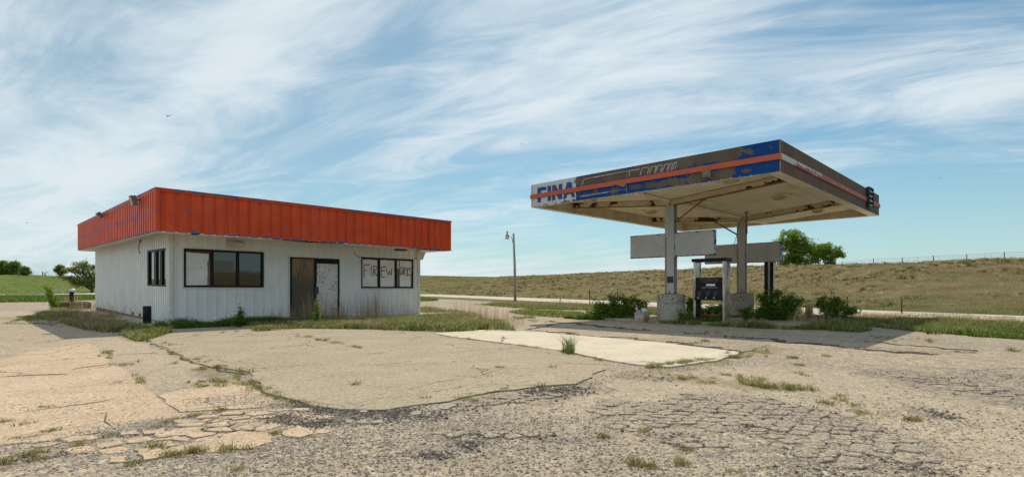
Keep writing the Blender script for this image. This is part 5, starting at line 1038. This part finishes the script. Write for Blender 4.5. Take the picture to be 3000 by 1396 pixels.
# front strip: surveyed in the photograph between the shop front and the apron
def gz(X): return np.full(len(X), .0)
X, Y = local_rect(K, -.6, 4.3, -1.55, -.65, 8000, 31, .45); blades('grass', X, Y, gz(X), .34, .016, .9, ML, 1, 'dark green grass along the shaded left part of the shop front')
X, Y = scatter_poly([(735, 957), (860, 940), (1120, 942), (1330, 938), (1500, 966), (1510, 971), (1300, 974), (1120, 966), (900, 963), (740, 973)], 17000, 32, clump=.6); blades('grass', X, Y, gz(X), .28, .018, 1.2, MG, 2, 'sunlit green and straw grass between the shop door and the apron')
X, Y = scatter_poly([(735, 957), (860, 942), (1120, 944), (1330, 935), (1480, 962), (1300, 970), (900, 960)], 16000, 132, clump=.55); blades('dry_grass', X, Y, gz(X), .32, .014, 1.3, MD, 133, 'curled straw coloured dead grass mixed through the strip before the door')
X, Y = scatter_poly([(1120, 948), (1240, 938), (1330, 926), (1420, 944), (1500, 964), (1330, 970), (1120, 968)], 9000, 33, clump=.45); blades('grass', X, Y, gz(X), .38, .018, 1.0, MG, 3, 'taller grass mound right of the shop, in front of the walk')
X, Y = scatter_poly([(1228, 921), (1235, 905), (1330, 912), (1420, 928), (1330, 927)], 2500, 34, clump=.3); blades('grass', X, Y, gz(X), .35, .018, .9, MG, 4, 'rough grass at the far right corner of the shop walk')
X, Y = local_rect(K, 2.5, 9.9, -1.5, -.35, 520, 35, .75); blades('dry_stalks', X, Y, gz(X), .95, .008, .22, MS, 5, 'tall thin rust coloured stalks along the shop front')
X, Y = local_rect(K, 4.2, 7.4, -1.1, -.35, 280, 36, .7); blades('dry_stalks', X, Y, gz(X), 1.2, .013, .26, MS, 6, 'dense tall dry stalks in front of the boarded door')
X, Y = scatter_poly([(1228, 935), (1400, 925), (1560, 950), (1480, 962), (1228, 950)], 800, 37); blades('dry_stalks', X, Y, gz(X), .9, .006, .25, MS, 7, 'thin dry stalks standing in the grass mound right of the shop')
# left side of the shop
X, Y = scatter_poly([(105, 925), (165, 908), (290, 915), (420, 962), (440, 985), (350, 988), (270, 958), (180, 945)], 7000, 38, clump=.75); blades('grass', X, Y, gz(X), .30, .018, 1.3, MG, 8, 'matted green grass along the long side of the shop')
X, Y = scatter_poly([(110, 928), (170, 908), (320, 935), (425, 975), (400, 990), (250, 968)], 10000, 39, clump=.6); blades('grass', X, Y, gz(X), .34, .014, 1.4, MD, 9, 'brown flattened dry grass along the long side of the shop')
X, Y = scatter_poly([(360, 985), (440, 968), (505, 975), (430, 1000), (400, 1003)], 2600, 40, clump=.1); blades('grass', X, Y, gz(X), .26, .014, .9, MG, 10, 'bright yellow green tuft at the corner below the near bollard')
X, Y = scatter_poly([(0, 950), (100, 922), (180, 925), (170, 950), (60, 950)], 2500, 41, clump=.7); blades('grass', X, Y, gz(X), .12, .014, .9, MG, 11, 'sparse low weeds on the gravel left of the tyre')
X, Y = scatter_poly([(150, 930), (300, 905), (440, 960), (380, 970), (250, 950)], 420, 42); blades('dry_stalks', X, Y, gz(X), 1.0, .008, .55, MS, 12, 'long leaning dry stalks along the long side of the shop')
X, Y = scatter_poly([(180, 900), (215, 886), (260, 905), (230, 915)], 300, 43); blades('dry_stalks', X, Y, gz(X), 1.0, .01, .35, MS, 13, 'straw coloured stalks growing around the big tyre')
# canopy islands
X, Y = local_rect(C0, P1X - 1.25, P1X - .35, -.6, 5.2, 4500, 44, .62); blades('grass', X, Y, gz(X), .24, .016, .8, MG, 14, 'shaded grass along the front kerb of the near pump island')
X, Y = local_rect(C0, P1X - .9, P1X + .6, -1.6, .1, 2600, 45, .5); blades('grass', X, Y, gz(X), .34, .016, .8, MG, 15, 'shaded grass clump at the right end of the near pump island')
X, Y = local_rect(C0, P1X - .5, P1X + 1.0, -.6, .6, 160, 46); blades('dry_stalks', X, Y, gz(X), .8, .009, .3, MS, 16, 'thin dry stalks at the right end of the near pump island')
X, Y = local_rect(C0, P2X - 1.0, P2X - .75, 1.6, 1.85, 170, 47); blades('dry_stalks', X + .15, Y, gz(X), 1.3, .014, .16, MS, 17, 'upright bundle of pale dry reeds in front of the dark pump frame')
X, Y = local_rect(C0, P1X - .35, P1X + .3, 2.7, 4.0, 900, 48, .2); blades('grass', X, Y, gz(X) + .08, .25, .016, .9, ML, 18, 'weeds growing under the fuel pump')
X, Y = local_rect(C0, P1X - 1.1, P1X - .2, 7.2, 8.8, 3500, 49, .1); blades('grass', X, Y, gz(X), .22, .016, .8, ML, 19, 'grass around the foot of the left shrub')
# verges
def verge(name, px, n, h, wd, mat, seed, lab, clump=.2, lean=.7):
    X, Y = scatter_poly(px, n, seed, clump=clump); blades(name, X, Y, gz(X), h, wd, lean, mat, seed, lab)
verge('grass', [(2440, 948), (2460, 938), (2700, 940), (3000, 953), (3400, 975), (3500, 1018), (3000, 992), (2715, 975), (2560, 958)], 42000, .22, .018, MG, 51, 'green verge grass along the right edge of the lot', .5)
verge('grass', [(2700, 966), (3000, 972), (3450, 1000), (3500, 1020), (3000, 996), (2715, 979)], 11000, .2, .022, ML, 52, 'short bright green grass at the near edge of the right verge', .6)
verge('dry_grass', [(2380, 934), (2420, 922), (2700, 930), (3000, 944), (3450, 965), (3450, 990), (3000, 965), (2700, 950)], 9000, .24, .012, MS, 53, 'reddish dry seed grass between the right verge and the road')
verge('dry_grass', [(2420, 918), (2520, 914), (2800, 922), (3100, 936), (3450, 958), (3450, 975), (3000, 953), (2600, 932)], 9000, .10, .018, MD, 153, 'pale straw grass lining the near edge of the road on the right')
verge('grass', [(1410, 893), (1470, 888), (1700, 893), (1900, 905), (2350, 915), (2420, 934), (2400, 946), (2240, 930), (1850, 921), (1720, 909), (1560, 905)], 42000, .17, .030, MG, 54, 'green and yellow grass strip between the lot and the highway')
verge('dry_grass', [(1430, 887), (1700, 891), (1950, 903), (2350, 914), (2350, 922), (1900, 912), (1650, 902), (1450, 893)], 5000, .36, .016, MS, 55, 'tall rusty seed grass by the highway around the lamp post', lean=.35)
verge('grass', [(1490, 915), (1560, 911), (1700, 920), (1750, 935), (1640, 931), (1540, 924)], 5000, .26, .022, MG, 56, 'island of grass in the lot left of the shrub', .35)
verge('grass', [(1500, 929), (1560, 927), (1570, 934), (1510, 934)], 500, .12, .02, MG, 57, 'thin line of weeds in the lot right of the grass mound', .6)
verge('grass', [(-500, 882), (0, 867), (290, 866), (290, 876), (150, 884), (0, 886), (-500, 900)], 26000, .42, .075, ML, 58, 'green verge between the side road and the lot on the left')
verge('grass', [(1225, 873), (1285, 877), (1280, 881), (1225, 883)], 2500, .3, .05, ML, 59, 'small green patch beside the highway, right of the shop')
# dry hillside right of the road
r = np.random.default_rng(71); n = 330000; t_ = 8 + 250 * r.random(n) ** 1.7; d_ = .5 + 47 * r.random(n) ** 1.0; X = P0[0] + dR[0] * t_ + nR[0] * d_; Y = P0[1] + dR[1] * t_ + nR[1] * d_; t_ = t_ - 22; X = P0[0] + dR[0] * t_ + nR[0] * d_; Y = P0[1] + dR[1] * t_ + nR[1] * d_
k = (Y > 8) & (np.abs(X) < Y * 1.08) & (vnoise(X, Y, .8, 77) + .6 * vnoise(X, Y, 3.3, 78) > .62 * r.random(n) + .12); X, Y = X[k], Y[k]; dist = np.hypot(X, Y); Z = terrain(X, Y)
rn = np.clip(1.1 * vnoise(X, Y, 1.7, 80) * vnoise(X, Y, 7.0, 81) ** .5 - .10 + .42 * r.random(len(X)), 0, 1)
blades('hill_grass', X, Y, Z - .03, np.clip(.20 + .10 * vnoise(X, Y, 1.2, 79), .1, .5), np.clip(dist * .00052, .016, .075), 1.6, MD, 72, 'matted dry prairie grass covering the slope across the road', rn=rn)
r = np.random.default_rng(171); nt_ = 5200; t_ = -22 + 150 * r.random(nt_) ** 1.5; d_ = 1.0 + 37 * r.random(nt_); tx_ = P0[0] + dR[0] * t_ + nR[0] * d_; ty_ = P0[1] + dR[1] * t_ + nR[1] * d_; k = (ty_ > 8) & (np.abs(tx_) < ty_ * 1.08) & (vnoise(tx_, ty_, 5, 85) > .42 * r.random(nt_) + .2); tx_, ty_ = tx_[k], ty_[k]
tsz = .14 + .28 * r.random(len(tx_)) ** 2; j = np.repeat(np.arange(len(tx_)), 22); X = tx_[j] + r.normal(0, 1, len(j)) * tsz[j] * .55; Y = ty_[j] + r.normal(0, 1, len(j)) * tsz[j] * .35; dist = np.hypot(X, Y)
blades('grass_tussocks', X, Y, terrain(X, Y) - .02, .44, np.clip(dist * .0007, .02, .06), 1.2, MD, 172, 'pale and brown grass tussocks dotted over the dry slope', rn=np.clip(r.random(len(tx_))[j] * 1.0 + .25 * (r.random(len(j)) - .5), 0, 1))
cx_ = [crest(px) for px in np.linspace(1240, 3080, 500)]; r = np.random.default_rng(73); idx = r.integers(0, 500, 9000); X = np.array([cx_[i][0] for i in idx]) + r.normal(0, 1.2, 9000); Y = np.array([cx_[i][1] for i in idx]) + r.normal(0, 1.2, 9000); dist = np.hypot(X, Y)
blades('hill_grass', X, Y, terrain(X, Y) - .03, .26 + .25 * r.random(9000) ** 3, np.clip(dist * .0004, .012, .06), .5, MD, 74, 'ragged dry grass standing along the ridge line')
X_, Y_ = X[(X > 20) & (r.random(9000) < .12)], Y[(X > 20)][:0]; k = (X > 35) & (r.random(9000) < .05); blades('seed_heads', X[k], Y[k], terrain(X[k], Y[k]), .85, .02, .4, MD, 75, 'tall pale seed heads on the right ridge')
r = np.random.default_rng(76); n = 110000; X = r.uniform(-240, -10, n); Y = r.uniform(128, 215, n); k = (np.abs(X) < Y * 1.05); X, Y = X[k], Y[k]; Z = terrain(X, Y); blades('meadow_grass', X, Y, Z, .16, .09, 1.0, ML, 77, 'green meadow grass on the far left hill')
# weeds in the cracks
wp = [(430, 1000, 600, 1075, 500, .35), (600, 1075, 735, 1100, 500, .3), (590, 1115, 690, 1135, 300, .22), (700, 1110, 810, 1165, 420, .12), (810, 1165, 930, 1195, 380, .12), (300, 1035, 360, 1075, 160, .08), (340, 1062, 365, 1072, 120, .1), (380, 1100, 440, 1140, 120, .06),
      (310, 1030, 345, 1030, 80, .1), (640, 1120, 700, 1128, 160, .14), (560, 1130, 640, 1138, 120, .12), (390, 1062, 410, 1062, 40, .08), (100, 1198, 140, 1195, 110, .06), (0, 1240, 45, 1236, 130, .05), (85, 1245, 110, 1240, 40, .05), (110, 1272, 175, 1262, 140, .03),
      (465, 1255, 520, 1235, 130, .03), (545, 1228, 575, 1222, 90, .04), (445, 1318, 460, 1318, 90, .03), (475, 1342, 520, 1340, 160, .03), (545, 1332, 610, 1328, 170, .03), (650, 1325, 720, 1320, 110, .03), (800, 1275, 820, 1270, 80, .04), (640, 1208, 670, 1203, 70, .04),
      (320, 1280, 335, 1278, 60, .04), (60, 1335, 120, 1345, 170, .06), (0, 1365, 15, 1360, 80, .04), (390, 1362, 420, 1358, 80, .03), (680, 1385, 700, 1378, 50, .03), (40, 1290, 60, 1285, 60, .04), (200, 1315, 230, 1305, 60, .05), (590, 1268, 620, 1262, 60, .03),
      (870, 985, 905, 992, 220, .16), (925, 996, 1000, 1010, 420, .10), (1035, 1018, 1065, 1022, 140, .07), (640, 978, 700, 973, 120, .15), (570, 985, 580, 984, 30, .06), (1465, 1080, 1500, 1076, 130, .07), (1038, 1132, 1050, 1130, 50, .04), (1655, 1034, 1680, 1032, 330, .07),
      (1300, 985, 1640, 1030, 260, .10), (1640, 1030, 1760, 1060, 300, .12), (1900, 1078, 2150, 1048, 3200, .12), (2135, 1046, 2165, 1050, 300, .08), (2160, 1045, 2230, 1030, 500, .3), (1960, 1105, 2060, 1120, 420, .35), (2120, 1100, 2210, 1118, 380, .3), (2200, 1130, 2280, 1142, 500, .18),
      (2300, 1138, 2360, 1144, 320, .12), (2325, 1096, 2350, 1100, 90, .12), (2320, 1050, 2345, 1052, 110, .12), (2335, 1070, 2345, 1072, 90, .08), (2405, 1044, 2425, 1046, 90, .1), (2500, 1003, 2530, 998, 70, .1), (2550, 985, 2562, 988, 60, .12), (2010, 1012, 2080, 998, 420, .12),
      (1550, 942, 1640, 945, 220, .2), (1800, 958, 1900, 970, 240, .3), (2030, 975, 2110, 978, 300, .25), (2140, 985, 2200, 995, 150, .2), (2650, 1233, 2680, 1232, 150, .06), (2410, 1184, 2430, 1184, 90, .08), (2380, 1160, 2480, 1180, 160, .35), (1845, 1365, 1870, 1362, 120, .03),
      (1885, 1372, 1920, 1370, 180, .03), (1975, 1365, 2000, 1362, 150, .03), (1760, 1285, 1775, 1283, 90, .03), (2003, 1324, 2018, 1322, 60, .02), (1880, 1268, 1890, 1266, 60, .02), (2140, 1390, 2160, 1388, 80, .03), (2065, 1176, 2075, 1174, 30, .03), (1240, 1172, 1250, 1170, 40, .05),
      (1330, 1165, 1460, 1180, 220, .2), (1400, 1110, 1420, 1106, 50, .08), (1580, 1135, 1600, 1132, 50, .1), (1610, 1080, 1625, 1078, 40, .06), (2520, 1215, 2535, 1214, 60, .05), (2800, 1030, 2860, 1040, 80, .3), (2600, 990, 2720, 1005, 380, .5), (2960, 1028, 3000, 1034, 140, .2)]
X = []; Y = []; Hh_ = []; r = np.random.default_rng(91)
for a0, b0, a1, b1, n, s in wp:
    p, q = g(a0, b0), g(a1, b1); ncl = max(2, n // 28); ct = r.random(ncl); cx1 = p.x + (q.x - p.x) * ct + r.normal(0, s * .5, ncl); cy1 = p.y + (q.y - p.y) * ct + r.normal(0, s * .5, ncl); cs = .4 + .9 * r.random(ncl)
    j = r.integers(0, ncl, n); X.append(cx1[j] + r.normal(0, .03, n)); Y.append(cy1[j] + r.normal(0, .03, n)); Hh_.append(np.full(n, .062 if b0 > 1150 else .095) * cs[j])
X = np.concatenate(X); Y = np.concatenate(Y); Hh_ = np.concatenate(Hh_)
MW = grass_mat('weed_green', [(0, (.14, .17, .03)), (1, (.48, .38, .20)), (.5, (.27, .26, .07))]); blades('weeds', X, Y, np.full(len(X), .012), Hh_, .006, 1.3, MW, 92, 'small tufts of weeds growing in the cracks of the lot', 'weeds')
X, Y = scatter_poly([(1648, 1036), (1662, 1032), (1684, 1036), (1668, 1042)], 130, 93); blades('tall_weed', X, Y, np.full(len(X), .03), .33, .010, .6, MG, 94, 'single tall grass tuft at the edge of the white pad', 'weeds')

# ---------------------------------------------------------------- leafy plants
def leaf_mesh(name, P, size, mat, parent, seed, rn=None):
    r = np.random.default_rng(seed); n = len(P); a = r.normal(size=(n, 3)); a /= np.linalg.norm(a, axis=1)[:, None]; b = r.normal(size=(n, 3)); b -= a * (a * b).sum(1)[:, None]; b /= np.linalg.norm(b, axis=1)[:, None]
    s = (size * (.6 + .8 * r.random(n)))[:, None]; c = np.cross(a, b); V = np.stack([P - a * s, P + b * s * .45 + c * s * .12, P + a * s, P - b * s * .45 + c * s * .12], 1).reshape(-1, 3)
    T = np.array([[0, 1, 2], [0, 2, 3]]); Fq = (T[None] + np.arange(n)[:, None, None] * 4).reshape(-1, 3); return np_mesh(name, V, Fq, mat, parent, {'rnd': np.repeat(r.random(n) if rn is None else rn, 4)})
M_leafd = grass_mat('shrub_leaf', [(0, (.055, .13, .012)), (1, (.20, .30, .035)), (.5, (.10, .20, .02))], .4, .5); M_leafl = grass_mat('tree_leaf', [(0, (.10, .19, .015)), (1, (.32, .42, .06)), (.5, (.19, .30, .03))], .6, .5)
M_leafp = grass_mat('pale_tree_leaf', [(0, (.10, .14, .03)), (1, (.30, .33, .10)), (.5, (.19, .24, .06))], .55, .5); M_bark = simple('dark_bark', (.045, .036, .028), (.09, .075, .06), 6, .9)
def branchy(root, base, tips, r0, name='trunk', depth=0, seed=1, sag=.0, crown=None, twigs=3, twl=.35, mat=None):
    rr = random.Random(seed); mb = MB(); ends = []
    for (path, rad) in tips:
        pts = [Vector(p) for p in path]; fine = []
        for a, b in zip(pts[:-1], pts[1:]):
            for k in range(3): fine.append(a.lerp(b, k / 3) + Vector((rr.uniform(-1, 1), rr.uniform(-1, 1), rr.uniform(-1, 1))) * (b - a).length * .045)
        fine.append(pts[-1]); rads = [rad * (1 - .75 * i / (len(fine) - 1)) for i in range(len(fine))]; mb.tube(fine, rads, 7)
        for i in range(2, len(fine)):
            for _ in range(twigs):
                d = (fine[i] - fine[i - 1]).normalized() + Vector((rr.uniform(-1, 1), rr.uniform(-1, 1), rr.uniform(-.4, 1))) * .9; L = twl * rr.uniform(.5, 1.2); e = fine[i] + d.normalized() * L; m_ = fine[i].lerp(e, .5) + Vector((rr.uniform(-.1, .1),) * 3) * L
                mb.tube([fine[i], m_, e], [rads[i] * .45 + .004, rads[i] * .3 + .003, .003], 4, cap=False); ends.append(e); ends.append(m_)
    mb.build(name, mat or M_bark, root); return ends
def crown_points(ends, spread, per, seed, keep=1.0, ells=()):
    r = np.random.default_rng(seed); P = []; 
    for e in ends:
        if r.random() > keep: continue
        P.append(np.array(e)[None] + r.normal(0, spread, (per, 3)) * np.array([1, 1, .7]))
    for c, s, k in ells:                         # leaf sprays as small clumps through the crown volume
        for _ in range(k):
            u = r.normal(size=3); u /= np.linalg.norm(u); q = np.array(c) + u * np.array(s) * (r.random() ** .45); P.append(q[None] + r.normal(0, spread, (per, 3)) * np.array([1, 1, .55]))
    return np.concatenate(P)
def tree(name, loc, H, lab, lobes, seed, mat, limbs, leaf, per, spread, r0, cat='tree', trunkname='trunk', crownname='crown', keep=.8, group=None, twl=.1):
    root = empty(name, loc, 0, lab, cat, group); rr = random.Random(seed); paths = [([(0, 0, -.2), (limbs[0][0], 0, H * .18), (limbs[0][1], 0, H * .38)], r0)]
    top = Vector((limbs[0][1], 0, H * .36)); low = Vector((limbs[0][0], 0, H * .16))
    for c, s, k in lobes:
        for q in range(3):
            e = Vector(c) + Vector((rr.uniform(-.7, .7) * s[0], rr.uniform(-.7, .7) * s[1], rr.uniform(-.3, .8) * s[2])); st = top if rr.random() < .65 else low; m_ = st.lerp(e, .5) + Vector((rr.uniform(-.08, .08) * H, rr.uniform(-.08, .08) * H, .03 * H)); paths.append(([st, m_, e], r0 * .45))
    ends = branchy(root, None, paths, r0, trunkname, seed=seed, twigs=3, twl=H * twl); P = crown_points(ends, spread, per, seed, keep, lobes); leaf_mesh(crownname, P, leaf, mat, root, seed); return root
def ground_at(px, Z): X = (px - CX) / F * Z; return (X, Z, float(terrain(X, Z)))
# green tree pair on the right hill
Zt_ = 92.0; s_ = Zt_ / F; L0 = ground_at(2328, Zt_); zc_ = lambda py: CAMH + (HY - py) * s_ - L0[2]
def lobe(px, py, rx, ry, k, x0): return ((px - x0) * s_, 0, zc_(py)), (rx * s_, rx * s_ * .8, ry * s_), k
L = [lobe(2322, 694, 40, 22, 130, 2328), lobe(2296, 716, 30, 20, 80, 2328), lobe(2356, 716, 34, 24, 110, 2328), lobe(2330, 746, 50, 26, 130, 2328), lobe(2386, 742, 36, 28, 120, 2328), lobe(2298, 770, 30, 16, 70, 2328), lobe(2360, 774, 44, 16, 100, 2328)]
tree('tree', L0, zc_(676), 'larger and taller bright green tree on the hill behind the right signboard', L, 5, M_leafl, [(.1, .3)], .15, 14, .22, .24, group='trees on the right hill', keep=.4)
L0b = ground_at(2420, Zt_); L0 = L0b
L = [lobe(2416, 724, 32, 16, 80, 2420), lobe(2442, 742, 30, 20, 90, 2420), lobe(2462, 748, 12, 8, 16, 2420), lobe(2400, 750, 26, 24, 80, 2420), lobe(2436, 775, 10, 8, 14, 2420)]
tree('tree', L0, zc_(712), 'smaller open green tree right of the tall one on the same hill', L, 6, M_leafl, [(-.2, .4)], .15, 10, .20, .16, group='trees on the right hill', keep=.5)
# dark branching tree left of the shop
Zt_ = 118.0; s_ = Zt_ / F; L0 = ground_at(270, Zt_)
L = [lobe(240, 776, 26, 12, 60, 270), lobe(215, 792, 20, 9, 40, 270), lobe(262, 790, 30, 16, 55, 270), lobe(200, 815, 22, 6, 40, 270), lobe(228, 832, 22, 8, 36, 270), lobe(268, 825, 30, 16, 70, 270), lobe(300, 800, 26, 26, 16, 270)]
tree('tree', L0, zc_(764), 'dark wide spreading tree beside the left wall of the shop', L, 8, M_leafp, [(-.1, .3)], .20, 9, .30, .42, keep=.35, group='trees left of the shop', twl=.14)
for px, top, Zt_, wdt_, lab, sd in ((178, 774, 190, 13, 'slim young tree standing alone on the green hill crest', 12), (74, 778, 200, 12, 'small light tree right of the dense clump on the left crest', 14)):
    s_ = Zt_ / F; L0 = ground_at(px, Zt_); 
    L = [lobe(px, top + 10, wdt_ * .6, 7, 22, px), lobe(px - wdt_ * .4, top + 18, wdt_ * .6, 6, 20, px), lobe(px + wdt_ * .5, top + 20, wdt_ * .6, 7, 22, px)]
    tree('tree', L0, zc_(top), lab, L, sd, M_leafp, [(0, 0)], .32, 12, .45, .14, keep=.5, group='trees on the left hill')
for px, top, wdt_, lab, sd in ((38, 766, 22, 'rounded pale tree at the right of the dense left clump', 15), (6, 762, 16, 'tallest tree cut by the left edge of the picture', 16), (48, 790, 18, 'low bright bushy tree under the right side of the left clump', 17), (-25, 770, 26, 'tree just beyond the left edge of the clump', 18)):
    Zt_ = 210; s_ = Zt_ / F; L0 = ground_at(px, Zt_); hh = 806 - top
    L = [lobe(px, top + hh * .3, wdt_ * .75, hh * .28, 110, px), lobe(px, top + hh * .65, wdt_, hh * .3, 150, px)]
    tree('tree', L0, zc_(top), lab, L, sd, M_leafl if sd != 15 else M_leafp, [(0, 0)], .36, 14, .5, .2, keep=.5, group='trees on the left hill')
# shrubs
def shrub(lab, px, py, lobes, seed, leaf=.046, per=12, spread=.085, Zo=None, mat=None, cat='shrub', name='shrub', dens_=1.0):
    p = g(px, py); s = p.y / F; root = empty(name, (p.x, p.y, 0), 0, lab, cat, 'shrubs and saplings'); L = []
    for (a, b, rx, ry, k) in lobes: L.append((((a - px) * s, 0, (py - b) * s), (rx * s, rx * s * .75, ry * s), int(k * dens_)))
    paths = []; rr = random.Random(seed)
    for c, sz, k in L:
        for q in range(3): e = Vector(c) + Vector((rr.uniform(-.8, .8) * sz[0], rr.uniform(-.8, .8) * sz[1], rr.uniform(.1, .95) * sz[2])); b0_ = Vector((c[0] * .3, rr.uniform(-.1, .1), 0)); paths.append(([b0_, b0_.lerp(e, .5) + Vector((rr.uniform(-.06, .06), rr.uniform(-.06, .06), 0)), e], .014))
    ends = branchy(root, None, paths, .02, 'stem', seed=seed, twigs=1, twl=.14); P = crown_points(ends, spread, per, seed, .5, L); P = P[P[:, 2] > .01]; leaf_mesh('foliage', P, leaf, mat or M_leafd, root, seed)
shrub('wide dark green shrub left of the rusty tub', 1795, 936, [(1740, 922, 32, 13, 46), (1795, 910, 42, 24, 110), (1850, 915, 36, 20, 80), (1798, 882, 14, 16, 24), (1818, 874, 8, 10, 10), (1840, 884, 18, 12, 24), (1758, 896, 18, 12, 24), (1700, 930, 18, 6, 18), (1885, 893, 12, 12, 12), (1868, 886, 8, 10, 8)], 21)
shrub('rounded dark shrub growing around the foot of the dark pump frame', 2268, 937, [(2262, 908, 36, 28, 110), (2236, 878, 12, 18, 26), (2272, 862, 16, 14, 26), (2300, 886, 26, 16, 48), (2326, 906, 20, 14, 28), (2226, 918, 20, 18, 40), (2338, 882, 12, 5, 10), (2290, 928, 30, 10, 40), (2318, 876, 9, 9, 8)], 22)
shrub('small dark shrub behind the kerb block at the end of the rear island', 2436, 939, [(2430, 912, 22, 24, 64), (2410, 888, 8, 18, 16), (2448, 882, 16, 12, 24), (2480, 905, 24, 10, 30), (2398, 893, 7, 6, 8), (2500, 912, 12, 5, 8)], 23)
shrub('low leafy plant behind the fuel pump, seen through its open base', 2088, 935, [(2090, 912, 40, 14, 80), (2110, 900, 20, 10, 20), (2025, 905, 14, 22, 40), (2018, 885, 5, 14, 10), (2085, 928, 45, 8, 60)], 24)
shrub('sprig of leaves against the right side of the near footing', 1996, 950, [(1996, 925, 7, 12, 16), (2002, 935, 6, 8, 10)], 25, leaf=.03, spread=.04, per=8)
shrub('sprawling branch of leaves against the far footing', 2186, 942, [(2180, 908, 22, 5, 30), (2190, 922, 16, 10, 30)], 26, leaf=.035, spread=.05, per=9)
shrub('young yellow green sapling in front of the shop door', 926, 955, [(927, 932, 4, 10, 4), (930, 912, 5, 9, 5), (928, 892, 3, 6, 3)], 27, leaf=.04, spread=.045, per=6, mat=M_leafl, name='sapling', cat='sapling')
shrub('small leafy weed against the wall under the big front window', 700, 958, [(705, 932, 6, 12, 10), (706, 912, 4, 7, 5), (690, 940, 14, 7, 12)], 28, leaf=.04, spread=.05, per=8, name='sapling', cat='sapling')
shrub('bright leaning sapling with long shoots beside the big tyre', 160, 908, [(158, 882, 8, 12, 14), (150, 862, 13, 4, 9), (145, 848, 8, 4, 7), (132, 843, 7, 2, 5), (165, 895, 7, 8, 10)], 29, leaf=.05, spread=.06, per=9, mat=M_leafl, name='sapling', cat='sapling')
